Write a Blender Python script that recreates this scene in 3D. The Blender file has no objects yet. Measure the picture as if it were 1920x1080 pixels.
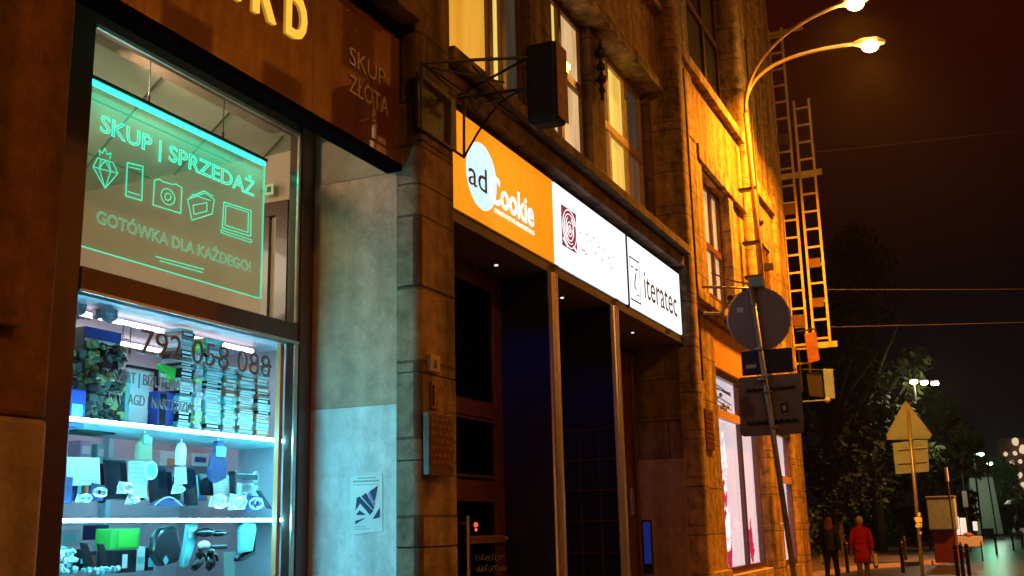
import bpy, bmesh, math, random
from mathutils import Vector, Matrix
random.seed(7)
R = math.radians
scene = bpy.context.scene
col = scene.collection

# ------------------------------------------------------------------ camera
F = 2009.3
HH, PP, RR = R(65.96), R(12.7096), R(-1.3499)
fw = Vector((math.sin(HH)*math.cos(PP), math.cos(HH)*math.cos(PP), math.sin(PP)))
rt = Vector((math.cos(HH), -math.sin(HH), 0)); up = rt.cross(fw)
r1 = rt*math.cos(RR) + up*math.sin(RR); u1 = -rt*math.sin(RR) + up*math.cos(RR)
EYE = 1.6
cam = bpy.data.cameras.new('camera'); camo = bpy.data.objects.new('camera', cam); col.objects.link(camo)
m = Matrix.Identity(4)
for i in range(3):
    m[i][0], m[i][1], m[i][2] = r1[i], u1[i], -fw[i]
m[2][3] = EYE
camo.matrix_world = m
cam.sensor_width = 36; cam.lens = 36*F/1920; cam.clip_start = 0.05; cam.clip_end = 2000
scene.camera = camo

# points on real planes, measured from the photograph
def ray(px, py): return fw*F + r1*(px-960) + u1*(540-py)
def onY(px, py, y):
    v = ray(px, py); p = v*(y/v.y); return p.x, p.z+EYE
def onX(px, py, x):
    v = ray(px, py); p = v*(x/v.x); return p.y, p.z+EYE
def onG(px, py, z=0.0):
    v = ray(px, py); p = v*((z-EYE)/v.z); return p.x, p.y
def atD(px, py, d):
    v = ray(px, py); v = v*(d/math.hypot(v.x, v.y)); return Vector((v.x, v.y, v.z+EYE))

# ------------------------------------------------------------------ world
w = bpy.data.worlds.new('World'); scene.world = w; w.use_nodes = True
nt = w.node_tree; bg = nt.nodes['Background']
tc = nt.nodes.new('ShaderNodeTexCoord'); sx = nt.nodes.new('ShaderNodeSeparateXYZ')
nt.links.new(tc.outputs['Generated'], sx.inputs[0])
ramp = nt.nodes.new('ShaderNodeValToRGB'); nt.links.new(sx.outputs['Z'], ramp.inputs[0])
e = ramp.color_ramp.elements
e[0].position = 0.0; e[0].color = (0.0045, 0.0028, 0.004, 1)
e[1].position = 1.0; e[1].color = (0.05, 0.006, 0.0008, 1)
k = ramp.color_ramp.elements.new(0.2); k.color = (0.0026, 0.0012, 0.0018, 1)
k = ramp.color_ramp.elements.new(0.40); k.color = (0.022, 0.0024, 0.0005, 1)
nt.links.new(ramp.outputs[0], bg.inputs[0]); bg.inputs[1].default_value = 1.0
scene.view_settings.view_transform = 'Standard'; scene.view_settings.look = 'None'
scene.view_settings.exposure = 0; scene.view_settings.gamma = 1
scene.render.engine = 'CYCLES'
scene.cycles.max_bounces = 6; scene.cycles.diffuse_bounces = 3; scene.cycles.glossy_bounces = 3; scene.cycles.transparent_max_bounces = 10; scene.cycles.volume_bounces = 0

# ------------------------------------------------------------------ materials
def nodes(name):
    mt = bpy.data.materials.new(name); mt.use_nodes = True
    t = mt.node_tree; return mt, t, t.nodes['Principled BSDF']
def N(t, typ, **kw):
    n = t.nodes.new(typ)
    for a, b in kw.items(): setattr(n, a, b)
    return n
def mat(name, c, rough=.6, metal=0, noise=0, nscale=8, bump=0, spec=.5, coat=0, c2=None):
    mt, t, p = nodes(name)
    p.inputs['Base Color'].default_value = (*c, 1); p.inputs['Roughness'].default_value = rough
    p.inputs['Metallic'].default_value = metal; p.inputs['Specular IOR Level'].default_value = spec
    p.inputs['Coat Weight'].default_value = coat
    if noise or c2 or bump:
        g = N(t, 'ShaderNodeNewGeometry'); n = N(t, 'ShaderNodeTexNoise')
        n.inputs['Scale'].default_value = nscale; n.inputs['Detail'].default_value = 8; n.inputs['Roughness'].default_value = .65
        t.links.new(g.outputs['Position'], n.inputs['Vector'])
        r = N(t, 'ShaderNodeValToRGB'); t.links.new(n.outputs['Fac'], r.inputs[0])
        a = c2 or tuple(x*(1-noise) for x in c); b = c if c2 else tuple(min(1, x*(1+noise)) for x in c)
        r.color_ramp.elements[0].position = .32; r.color_ramp.elements[1].position = .68
        r.color_ramp.elements[0].color = (*a, 1); r.color_ramp.elements[1].color = (*b, 1)
        t.links.new(r.outputs[0], p.inputs['Base Color'])
        if bump:
            bn = N(t, 'ShaderNodeBump'); bn.inputs['Strength'].default_value = bump; bn.inputs['Distance'].default_value = .02
            t.links.new(n.outputs['Fac'], bn.inputs['Height']); t.links.new(bn.outputs[0], p.inputs['Normal'])
    return mt
def blocks(name, c, bw=.9, rh=.45, stain=.45, rough=.85, joint=.35):
    """large stone blocks: joints, mottling and long vertical stains"""
    mt, t, p = nodes(name)
    g = N(t, 'ShaderNodeNewGeometry'); s = N(t, 'ShaderNodeSeparateXYZ'); t.links.new(g.outputs['Position'], s.inputs[0])
    a = N(t, 'ShaderNodeMath', operation='ADD'); t.links.new(s.outputs['X'], a.inputs[0]); t.links.new(s.outputs['Y'], a.inputs[1])
    cb = N(t, 'ShaderNodeCombineXYZ'); t.links.new(a.outputs[0], cb.inputs['X']); t.links.new(s.outputs['Z'], cb.inputs['Y'])
    br = N(t, 'ShaderNodeTexBrick'); t.links.new(cb.outputs[0], br.inputs['Vector'])
    br.inputs['Scale'].default_value = 1; br.inputs['Brick Width'].default_value = bw; br.inputs['Row Height'].default_value = rh
    br.inputs['Mortar Size'].default_value = .009; br.inputs['Mortar Smooth'].default_value = .3
    br.inputs['Color1'].default_value = (*c, 1); br.inputs['Color2'].default_value = (*[x*.82 for x in c], 1)
    br.inputs['Mortar'].default_value = (*[x*joint for x in c], 1)
    n1 = N(t, 'ShaderNodeTexNoise'); n1.inputs['Scale'].default_value = 8; n1.inputs['Detail'].default_value = 10; n1.inputs['Roughness'].default_value = .7
    t.links.new(g.outputs['Position'], n1.inputs['Vector'])
    mp = N(t, 'ShaderNodeMapping'); mp.inputs['Scale'].default_value = (4, 4, .35); t.links.new(g.outputs['Position'], mp.inputs[0])
    n2 = N(t, 'ShaderNodeTexNoise'); n2.inputs['Scale'].default_value = 1.5; n2.inputs['Detail'].default_value = 6
    t.links.new(mp.outputs[0], n2.inputs['Vector'])
    mu = N(t, 'ShaderNodeMath', operation='MULTIPLY'); t.links.new(n1.outputs['Fac'], mu.inputs[0]); t.links.new(n2.outputs['Fac'], mu.inputs[1])
    mr = N(t, 'ShaderNodeMapRange'); t.links.new(mu.outputs[0], mr.inputs[0])
    mr.inputs[1].default_value = .13; mr.inputs[2].default_value = .36; mr.inputs[3].default_value = 1-stain*1.35; mr.inputs[4].default_value = 1.12
    hs = N(t, 'ShaderNodeVectorMath', operation='SCALE'); t.links.new(br.outputs['Color'], hs.inputs[0]); t.links.new(mr.outputs[0], hs.inputs['Scale'])
    t.links.new(hs.outputs[0], p.inputs['Base Color']); p.inputs['Roughness'].default_value = rough
    sb = N(t, 'ShaderNodeMath', operation='SUBTRACT'); t.links.new(n1.outputs['Fac'], sb.inputs[0]); t.links.new(br.outputs['Fac'], sb.inputs[1])
    bn = N(t, 'ShaderNodeBump'); bn.inputs['Strength'].default_value = .8; bn.inputs['Distance'].default_value = .03
    t.links.new(sb.outputs[0], bn.inputs['Height']); t.links.new(bn.outputs[0], p.inputs['Normal'])
    return mt
def glow(name, c, s, c2=None, nscale=3):
    mt, t, p = nodes(name); p.inputs['Base Color'].default_value = (*[x*.3 for x in c], 1)
    p.inputs['Emission Color'].default_value = (*c, 1); p.inputs['Emission Strength'].default_value = s
    if c2:
        g = N(t, 'ShaderNodeNewGeometry'); mp = N(t, 'ShaderNodeMapping'); mp.inputs['Scale'].default_value = (nscale*2.5, nscale, .25*nscale)
        t.links.new(g.outputs['Position'], mp.inputs[0])
        n = N(t, 'ShaderNodeTexNoise'); n.inputs['Scale'].default_value = 1; n.inputs['Detail'].default_value = 4
        t.links.new(mp.outputs[0], n.inputs[0]); r = N(t, 'ShaderNodeValToRGB'); t.links.new(n.outputs['Fac'], r.inputs[0])
        r.color_ramp.elements[0].position = .35; r.color_ramp.elements[1].position = .65
        r.color_ramp.elements[0].color = (*c2, 1); r.color_ramp.elements[1].color = (*c, 1)
        t.links.new(r.outputs[0], p.inputs['Emission Color'])
    return mt
def glass(name, tint=(1, 1, 1), refl=.12, rough=.02):
    mt, t, p = nodes(name); t.nodes.remove(p); o = t.nodes['Material Output']
    tr = N(t, 'ShaderNodeBsdfTransparent'); tr.inputs[0].default_value = (*tint, 1)
    gl = N(t, 'ShaderNodeBsdfGlossy'); gl.inputs['Roughness'].default_value = rough
    lw = N(t, 'ShaderNodeLayerWeight'); lw.inputs['Blend'].default_value = .5; fr = N(t, 'ShaderNodeMath', operation='POWER'); fr.inputs[1].default_value = 4; t.links.new(lw.outputs['Facing'], fr.inputs[0])
    ml = N(t, 'ShaderNodeMath', operation='MULTIPLY'); ml.inputs[1].default_value = refl*2.5; ml.use_clamp = True
    t.links.new(fr.outputs[0], ml.inputs[0])
    mx = N(t, 'ShaderNodeMixShader'); t.links.new(ml.outputs[0], mx.inputs[0]); t.links.new(tr.outputs[0], mx.inputs[1]); t.links.new(gl.outputs[0], mx.inputs[2])
    t.links.new(mx.outputs[0], o.inputs[0]); return mt
def acrylic(name):
    mt, t, p = nodes(name); t.nodes.remove(p); o = t.nodes['Material Output']
    tr = N(t, 'ShaderNodeBsdfTransparent'); tr.inputs[0].default_value = (.9, .97, .93, 1)
    d = N(t, 'ShaderNodeBsdfDiffuse'); d.inputs[0].default_value = (.75, .9, .85, 1)
    mx = N(t, 'ShaderNodeMixShader'); mx.inputs[0].default_value = .22
    t.links.new(tr.outputs[0], mx.inputs[1]); t.links.new(d.outputs[0], mx.inputs[2]); t.links.new(mx.outputs[0], o.inputs[0]); return mt

M = {}
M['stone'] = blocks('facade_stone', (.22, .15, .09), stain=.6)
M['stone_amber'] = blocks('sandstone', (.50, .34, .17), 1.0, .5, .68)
M['spandrel'] = blocks('rendered_spandrel', (.42, .25, .10), 9, 9, .58)
M['stone_grey'] = blocks('grey_stone', (.36, .25, .17), .8, .42, .6)
M['fascia_render'] = mat('smooth_ochre_render', (.5, .27, .07), .8, noise=.18, nscale=6, bump=.15)
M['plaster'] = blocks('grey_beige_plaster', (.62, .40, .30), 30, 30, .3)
M['white_paint'] = blocks('bluish_white_wall_paint', (.84, .86, .88), 30, 30, .26)
M['beige_paint'] = blocks('beige_plinth_paint', (.40, .30, .20), 30, 30, .35)
M['pier_paint'] = blocks('worn_ochre_render', (.23, .10, .04), 30, 30, .5)
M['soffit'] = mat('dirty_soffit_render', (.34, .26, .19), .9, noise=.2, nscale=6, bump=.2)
M['frame'] = mat('dark_brown_lacquered_wood', (.055, .016, .009), .32, noise=.3, nscale=14, coat=.3)
M['frame_red'] = mat('reddish_brown_frame', (.09, .026, .012), .35, noise=.3, nscale=9, coat=.3)
M['alu'] = mat('brushed_metal', (.62, .58, .52), .28, metal=1, noise=.15, nscale=30)
M['steel'] = mat('polished_steel', (.85, .85, .86), .2, metal=.8, noise=.12, nscale=22)
M['panel'] = mat('glossy_brown_fascia_panel', (.20, .07, .025), .10, spec=.7, coat=1, noise=.12, nscale=2)
M['panel'].node_tree.nodes['Principled BSDF'].inputs['Coat IOR'].default_value = 3.2
M['black'] = mat('navy_black_panel', (.010, .013, .06), .3, spec=.5)
M['blackm'] = mat('black_iron', (.014, .012, .011), .5, noise=.3, nscale=20, bump=.2)
M['box_black'] = mat('dark_sign_box', (.004, .0035, .003), .7, noise=.3, nscale=12)
M['beamdark'] = mat('near_black_brown_beam', (.006, .003, .002), 1.0, spec=0)
M['gold'] = glow('backlit_yellow_letter', (1, .55, .05), 1.0)
M['silver'] = mat('brushed_silver_letter', (.55, .50, .44), .35, metal=.4)
M['orange_light'] = glow('orange_lightbox', (1, .33, .010), 1.0, (.86, .24, .004), 1.2)
M['white_light'] = glow('white_lightbox', (.88, .98, 1), 1.4, (.74, .86, .95), 1.2)
M['white_disc'] = glow('pale_blue_disc', (.55, .86, 1), 1.15)
M['white_text'] = glow('white_lightbox_lettering', (1, .98, .9), 1.3)
M['grey_text'] = mat('dark_grey_print', (.10, .10, .11), .6)
M['pale_print'] = glow('faded_grey_print', (.40, .40, .45), .5)
M['maroon'] = glow('maroon_print', (.30, .003, .045), .6)
M['white_ink'] = glow('white_ink', (.95, .97, 1), 1.2)
M['grime'] = mat('light_box_case', (.03, .03, .035), .4)
M['led'] = glow('cyan_led_strip', (.17, .80, 1), 100)
M['ledgreen'] = glow('green_led_edge', (.02, .95, .55), 5)
M['engrave'] = glow('green_engraving', (.05, .85, .50), .95)
M['engrave_low'] = glow('pale_green_engraving', (.22, .62, .36), .6)
M['glass'] = glass('window_glass')
M['glass_dark'] = glass('dark_window_glass', (.5, .5, .5), .2)
M['acrylic'] = acrylic('clear_acrylic')
M['shelf'] = mat('frosted_glass_shelf', (.28, .62, .68), .25)
M['white'] = mat('white_laminate', (.42, .37, .43), .5, noise=.08)
M['wall_in'] = mat('beige_shop_wall', (.52, .40, .30), .9, noise=.08, nscale=2)
M['ceil_in'] = mat('greenish_ceiling_tile', (.50, .48, .36), .9, noise=.1, nscale=3)
M['seam'] = mat('ceiling_seam', (.12, .11, .08), .9)
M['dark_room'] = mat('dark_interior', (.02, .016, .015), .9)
M['lamp_white'] = glow('fluorescent_tube', (1, .93, .98), 5)
M['cur_amber'] = glow('lamp_lit_amber_curtain', (1, .50, .05), .80, (.85, .34, .02), 2)
M['cur_yellow'] = glow('lamp_lit_yellow_blind', (1, .72, .16), 1.0, (.8, .5, .08), 3)
M['cur_cream'] = glow('lamp_lit_cream_curtain', (1, .70, .36), .85, (.75, .42, .16), 6)
M['cur_dim'] = glow('dim_lit_curtain', (.28, .15, .07), .5, (.14, .07, .03), 5)
M['cur_grey'] = glow('dim_grey_blind', (.10, .085, .05), .5, (.05, .04, .03), 3)
M['winframe'] = mat('brown_window_frame', (.10, .04, .02), .4, noise=.3, nscale=15)
M['winframe_light'] = mat('sunbleached_window_frame', (.50, .33, .17), .5, noise=.2, nscale=15)
M['pink'] = glow('bright_shop_backdrop', (.95, .74, .78), 1.0, (.72, .68, .78), 1.1)
M['pinkred'] = glow('red_window_graphic', (.75, .03, .10), .7)
M['whitegfx'] = glow('white_window_graphic', (1, .95, .97), 1.1)
M['greygfx'] = mat('grey_window_graphic', (.22, .2, .2), .6)
M['sign_back'] = mat('grey_sign_back', (.085, .08, .11), .5, noise=.18, nscale=5)
M['sign_back2'] = mat('galvanised_sign_back', (.14, .22, .42), .5, noise=.15, nscale=5)
M['galv'] = mat('galvanised_post', (.20, .21, .24), .4, metal=.5, noise=.2, nscale=12)
M['lamp_pole'] = mat('painted_lamp_pole', (.42, .30, .20), .45, noise=.15)
M['ladder'] = mat('yellowish_steel_lattice', (.50, .38, .18), .5, noise=.2)
M['sodium'] = glow('sodium_lamp_glass', (1, .50, .09), 200)
M['lampwhite'] = glow('white_street_lamp_glass', (1, .86, .52), 60)
M['lampgreen'] = glow('greenish_lamp_glass', (.55, 1, .75), 7)
M['asphalt'] = mat('wet_asphalt', (.040, .036, .034), .32, noise=.4, nscale=1.2, bump=.6)
M['paving'] = blocks('paving_slabs', (.30, .20, .13), .5, .5, .4, .55, .4)
M['kerb'] = mat('granite_kerb', (.42, .30, .22), .6, noise=.25, nscale=9)
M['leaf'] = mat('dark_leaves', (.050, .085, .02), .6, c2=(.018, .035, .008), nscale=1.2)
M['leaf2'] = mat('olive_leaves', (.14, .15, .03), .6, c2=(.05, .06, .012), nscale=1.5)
M['bark'] = mat('bark', (.05, .035, .02), .9, noise=.4, nscale=6)
M['wire'] = mat('grey_cable', (.06, .05, .05), .7)
M['red'] = mat('red_wool_coat', (.62, .012, .008), .9, noise=.12, nscale=25, bump=.1)
M['navy'] = mat('dark_navy_jacket', (.014, .016, .028), .6, noise=.3, nscale=20)
M['trouser'] = mat('black_trousers', (.010, .012, .016), .8, noise=.2)
M['jeans'] = mat('grey_violet_jeans', (.17, .14, .24), .8, noise=.2)
M['skin'] = mat('skin', (.52, .30, .20), .5)
M['hairred'] = mat('reddish_brown_hair', (.30, .10, .03), .6, noise=.4, nscale=40, bump=.4)
M['hairwhite'] = mat('white_hair', (.72, .66, .58), .7, noise=.15, nscale=40, bump=.3)
M['bag'] = mat('white_carrier_bag', (.85, .82, .82), .6)
M['shoe'] = mat('black_shoe', (.012, .01, .01), .5)

# ------------------------------------------------------------------ builders
class MB:
    def __init__(s): s.v = []; s.f = []
    def add(s, vs, fs):
        o = len(s.v); s.v += [Vector(p) for p in vs]; s.f += [tuple(i+o for i in f) for f in fs]; return s
    def box(s, x0, x1, y0, y1, z0, z1):
        return s.add([(x, y, z) for z in (z0, z1) for y in (y0, y1) for x in (x0, x1)],
                     [(0, 2, 3, 1), (4, 5, 7, 6), (0, 1, 5, 4), (2, 6, 7, 3), (0, 4, 6, 2), (1, 3, 7, 5)])
    def tube(s, pts, r, n=8, caps=True):
        pts = [Vector(p) for p in pts]; rs = r if isinstance(r, (list, tuple)) else [r]*len(pts)
        rings = []; prev = None
        for i, p in enumerate(pts):
            d = (pts[min(i+1, len(pts)-1)] - pts[max(i-1, 0)]).normalized()
            a = prev if prev is not None else (Vector((0, 0, 1)) if abs(d.z) < .9 else Vector((1, 0, 0)))
            a = (a - d*a.dot(d)).normalized(); prev = a; b = d.cross(a)
            rings.append([p + (a*math.cos(t) + b*math.sin(t))*rs[i] for t in [2*math.pi*j/n for j in range(n)]])
        vs = [q for rg in rings for q in rg]; fs = []
        for i in range(len(pts)-1):
            for j in range(n): fs.append((i*n+j, i*n+(j+1) % n, (i+1)*n+(j+1) % n, (i+1)*n+j))
        if caps: fs.append(tuple(range(n-1, -1, -1))); fs.append(tuple((len(pts)-1)*n+j for j in range(n)))
        return s.add(vs, fs)
    def ball(s, c, rx, ry=None, rz=None, n=14, jitter=0):
        ry = ry or rx; rz = rz or rx; vs = []; fs = []; h = n//2
        for i in range(h+1):
            t = math.pi*i/h
            for j in range(n):
                a = 2*math.pi*j/n; q = 1+random.uniform(-jitter, jitter)
                vs.append((c[0]+rx*q*math.sin(t)*math.cos(a), c[1]+ry*q*math.sin(t)*math.sin(a), c[2]+rz*math.cos(t)))
        for i in range(h):
            for j in range(n): fs.append((i*n+j, (i+1)*n+j, (i+1)*n+(j+1) % n, i*n+(j+1) % n))
        return s.add(vs, fs)
    def prism(s, poly, fn, t0, t1):
        """extrude polygon (a,b) between t0 and t1; fn(a,b,t)->xyz"""
        n = len(poly); vs = [fn(a, b, t0) for a, b in poly] + [fn(a, b, t1) for a, b in poly]
        return s.add(vs, [tuple(range(n)), tuple(range(2*n-1, n-1, -1))] + [(i, i+n, (i+1) % n+n, (i+1) % n) for i in range(n)])
    def xz(s, poly, y0, y1): return s.prism(poly, lambda a, b, t: (a, t, b), y0, y1)
    def yz(s, poly, x0, x1): return s.prism(poly, lambda a, b, t: (t, a, b), x0, x1)
    def xy(s, poly, z0, z1): return s.prism(poly, lambda a, b, t: (a, b, t), z0, z1)
    def build(s, name, m, parent=None, bevel=0, smooth=False, local=False):
        off = Vector((0, 0, 0))
        if parent and not local:
            q = parent
            while q: off += q.location; q = q.parent
        me = bpy.data.meshes.new(name); me.from_pydata([p-off for p in s.v], [], s.f)
        bm = bmesh.new(); bm.from_mesh(me); bmesh.ops.recalc_face_normals(bm, faces=bm.faces); bm.to_mesh(me); bm.free()
        me.materials.append(M[m] if isinstance(m, str) else m)
        if smooth:
            for f in me.polygons: f.use_smooth = True
        o = bpy.data.objects.new(name, me); col.objects.link(o)
        if parent: o.parent = parent
        if bevel:
            b = o.modifiers.new('bevel', 'BEVEL'); b.width = bevel; b.segments = 2; b.limit_method = 'ANGLE'; b.angle_limit = R(40)
        return o
def tag(o, label=None, cat=None, group=None, kind=None):
    if label: o['label'] = label
    if cat: o['category'] = cat
    if group: o['group'] = group
    if kind: o['kind'] = kind
    return o
def thing(name, loc, label, cat, group=None):
    o = bpy.data.objects.new(name, None); o.location = loc; o.empty_display_size = .2; col.objects.link(o)
    return tag(o, label, cat, group)
def box(x0, x1, y0, y1, z0, z1): return MB().box(x0, x1, y0, y1, z0, z1)

_txt = 0
def text_mesh(s, outline=0, bold=0, space=1.0):
    """raw text mesh in the XY plane, as (verts, faces)"""
    cu = bpy.data.curves.new('t', 'FONT'); cu.body = s; cu.size = 1; cu.space_character = space; cu.resolution_u = 3
    if outline: cu.fill_mode = 'NONE'; cu.bevel_depth = outline; cu.bevel_resolution = 0
    else: cu.extrude = .01; cu.offset = bold
    o = bpy.data.objects.new('t', cu); col.objects.link(o)
    dg = bpy.context.evaluated_depsgraph_get(); dg.update()
    me = bpy.data.meshes.new_from_object(o.evaluated_get(dg))
    vs = [v.co.copy() for v in me.vertices]; fs = [tuple(p.vertices) for p in me.polygons]
    bpy.data.objects.remove(o); bpy.data.curves.remove(cu); bpy.data.meshes.remove(me)
    return vs, fs
def lettering(s, a0, a1, z0, cap, plane, m, parent, name='lettering', depth=.008, outline=0, bold=0, axis='Y', slope=0, space=1.0):
    vs, fs = text_mesh(s, outline/(cap/.73) if outline else 0, bold, space)
    x0 = min(v.x for v in vs); x1 = max(v.x for v in vs); sc = (a1-a0)/(x1-x0); zs = cap/.73
    zmid = 0
    out = []
    for v in vs:
        a = a0+(v.x-x0)*sc; z = z0+v.y*zs + slope*(a-a0); t = plane-(v.z/.01 if not outline else v.z*zs/depth)*depth
        out.append((a, t, z) if axis == 'Y' else (t, a, z))
    return MB().add(out, fs).build(name, m, parent)
def area(name, loc, rot, sx_, sy_, energy, color, parent=None, spread=180):
    l = bpy.data.lights.new(name, 'AREA'); l.shape = 'RECTANGLE'; l.size = sx_; l.size_y = sy_; l.energy = energy; l.color = color; l.spread = R(spread)
    o = bpy.data.objects.new(name, l); o.location = loc; o.rotation_euler = rot; col.objects.link(o)
    if parent: o.parent = parent; o.location = Vector(loc)-parent.location
    return o
def lamp(name, loc, energy, color, r=.12, parent=None, kind='POINT', spot=150, aim=(0, 0, -1), blend=.35):
    l = bpy.data.lights.new(name, kind); l.energy = energy; l.color = color; l.shadow_soft_size = r
    if kind == 'SPOT': l.spot_size = R(spot); l.spot_blend = blend
    o = bpy.data.objects.new(name, l); o.location = loc; col.objects.link(o)
    o.rotation_euler = Vector(aim).to_track_quat('-Z', 'Y').to_euler()
    if parent: o.parent = parent; o.location = Vector(loc)-parent.location
    return o

# ------------------------------------------------------------------ ground
g = MB(); g.add([(-60, -60, 0), (900, -60, 0), (900, 260, 0), (-60, 260, 0)], [(0, 1, 2, 3)]); g.build('road', 'asphalt')['kind'] = 'structure'
box(-30, 24, 0.9, 3.3, 0.004, .12).build('pavement', 'paving', bevel=.01)['kind'] = 'structure'
box(-30, 24, .72, .897, 0.004, .13).build('kerb', 'kerb', bevel=.01)['kind'] = 'structure'
A = onG(1600, 1068); Bp = onG(1768, 1056); C_ = onG(1752, 1022); Dd = onG(1657, 1024)
isl = [(27.5, 7.6), (A[0]-6, A[1]+.8), A, Bp, onG(1800, 1040), onG(1850, 1003), (150, 10), (150, 40), (27.5, 40)]
MB().xy(isl, .004, .12).build('square_pavement', 'paving')['kind'] = 'structure'
pv = MB().xy([(19.5, 3.4), (29, .6), (60, -6), (60, 12), (19.5, 30)], .002, .006)
kb = MB(); ks = [(A[0]-6, A[1]+.8), A, Bp, onG(1800, 1040), onG(1850, 1003)]
for i in range(len(ks)-1):
    a, b = Vector((*ks[i], 0)), Vector((*ks[i+1], 0)); d = (b-a).normalized(); n_ = Vector((d.y, -d.x, 0))*.22
    kb.xy([(a+n_)[:2], (b+n_)[:2], (b-n_*.05)[:2], (a-n_*.05)[:2]], .004, .135)
kb.build('square_kerb', 'kerb')['kind'] = 'structure'
q0 = onG(1640, 1034); q1 = onG(1765, 1031)
a = Vector((*q0, 0)); b = Vector((*q1, 0)); n_ = Vector(((b-a).y, -(b-a).x, 0)).normalized()*.35
MB().xy([a[:2], b[:2], (b+n_)[:2], (a+n_)[:2]], .121, .128).build('paving_edge_strip', 'kerb')['kind'] = 'structure'

# ------------------------------------------------------------------ building
bld = thing('corner_building', (9, 3, 0), 'old stone commercial building with shopfronts below and tall windows above, lit orange', 'building')
FY = 3.0
def pieces(mb):
    par = list(range(len(mb.v)))
    def find(i):
        while par[i] != i: par[i] = par[par[i]]; i = par[i]
        return i
    for f in mb.f:
        for j in f[1:]: par[find(j)] = find(f[0])
    gr = {}
    for f in mb.f: gr.setdefault(find(f[0]), []).append(f)
    out = []
    for fs in gr.values():
        ids = sorted({i for f in fs for i in f}); ix = {a: b for b, a in enumerate(ids)}
        q = MB(); q.v = [mb.v[i] for i in ids]; q.f = [tuple(ix[i] for i in f) for f in fs]; out.append(q)
    return out
def P(name, mb, m, bevel=0, parent=None, label=None):
    if name in ('upper_wall', 'band', 'wall_hook', 'frame_band', 'plinth', 'pier', 'cornice', 'lintel', 'parapet', 'cable_run', 'moulding') and not parent:
        for q in pieces(mb): q.build(name, m, bld, bevel=bevel)
        return
    o = mb.build(name, m, parent or bld, bevel=bevel)
    if label: o['label'] = label
    return o
# left pier beside the shop window
P('pier', box(-6, 2.74, 3.0, 3.7, 2.012, 3.638), 'pier_paint', .02)
P('plinth', box(-6, 2.744, 2.997, 3.7, 0.1, 2.01), 'beige_paint', .02)
P('moulding', MB().box(-6, 2.56, 2.95, 2.999, 2.30, 3.5), 'pier_paint', .01)
# shop recess
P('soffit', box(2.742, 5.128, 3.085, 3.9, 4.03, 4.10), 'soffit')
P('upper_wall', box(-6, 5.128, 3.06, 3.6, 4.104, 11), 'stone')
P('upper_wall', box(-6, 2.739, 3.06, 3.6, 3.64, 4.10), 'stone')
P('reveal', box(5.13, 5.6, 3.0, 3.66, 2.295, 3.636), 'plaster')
P('reveal', box(5.132, 5.6, 3.0, 3.66, 3.64, 4.10), 'soffit')
P('reveal', box(5.127, 5.6, 2.998, 3.66, .1, 2.292), 'white_paint', label='white painted lower half of the shop reveal wall')
P('stall_riser', box(2.7, 5.125, 3.64, 3.8, .1, .75), 'frame')
# pier with rounded corner between shop and doorway
def round_pier(x0, x1, y0, y1, z0, z1, r, n=6, mb=None):
    pts = [(x1, y1), (x0, y1)]
    pts += [(x0+r-r*math.cos(t), y0+r-r*math.sin(t)) for t in [math.pi/2*i/n for i in range(n+1)]]
    pts += [(x1-r+r*math.sin(t), y0+r-r*math.cos(t)) for t in [math.pi/2*i/n for i in range(n+1)]]
    return (mb or MB()).xy(pts, z0, z1)
pb = MB()
zs = [.1, .55, 1.05, 1.52, 1.98, 2.46, 2.95, 3.55, 4.05]
for i in range(len(zs)-1): round_pier(5.118, 5.585, 2.85, 2.996, zs[i]+.004, zs[i+1]-.004, .05, mb=pb)
P('pilaster', pb, 'stone_grey')
P('pilaster', round_pier(5.125, 5.58, 2.86, 3.05, 4.056, 11, .08), 'stone')
P('pilaster_core', box(5.14, 5.57, 2.88, 3.28, .1, 4.05), 'seam')
# cornice over the shop panel and over the lightbox sign
P('cornice', MB().box(-6, 5.114, 2.82, 3.058, 4.53, 4.66).box(-6, 5.114, 2.90, 3.055, 4.662, 4.75), 'stone', .012)
P('cornice', MB().box(5.588, 11.24, 2.93, 3.3, 4.37, 4.50).box(5.588, 11.24, 2.85, 3.3, 4.503, 4.60), 'stone', .012)
# portal: lintel, soffit, bays
P('lintel', box(5.588, 11.24, 3.05, 3.3, 3.60, 4.365), 'stone')
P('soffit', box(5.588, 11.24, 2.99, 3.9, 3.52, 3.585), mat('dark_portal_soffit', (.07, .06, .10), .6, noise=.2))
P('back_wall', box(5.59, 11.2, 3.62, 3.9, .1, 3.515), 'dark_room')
P('partition', box(7.41, 7.46, 3.005, 3.6, .1, 3.515), 'black')
P('partition', box(8.86, 8.92, 3.005, 3.6, .1, 3.515), 'black')
P('entrance_column', round_pier(7.40, 7.53, 2.955, 3.004, .1, 3.518, .045, 5), 'steel')
P('entrance_column', round_pier(8.84, 8.98, 2.955, 3.004, .1, 3.518, .045, 5), 'steel')
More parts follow.
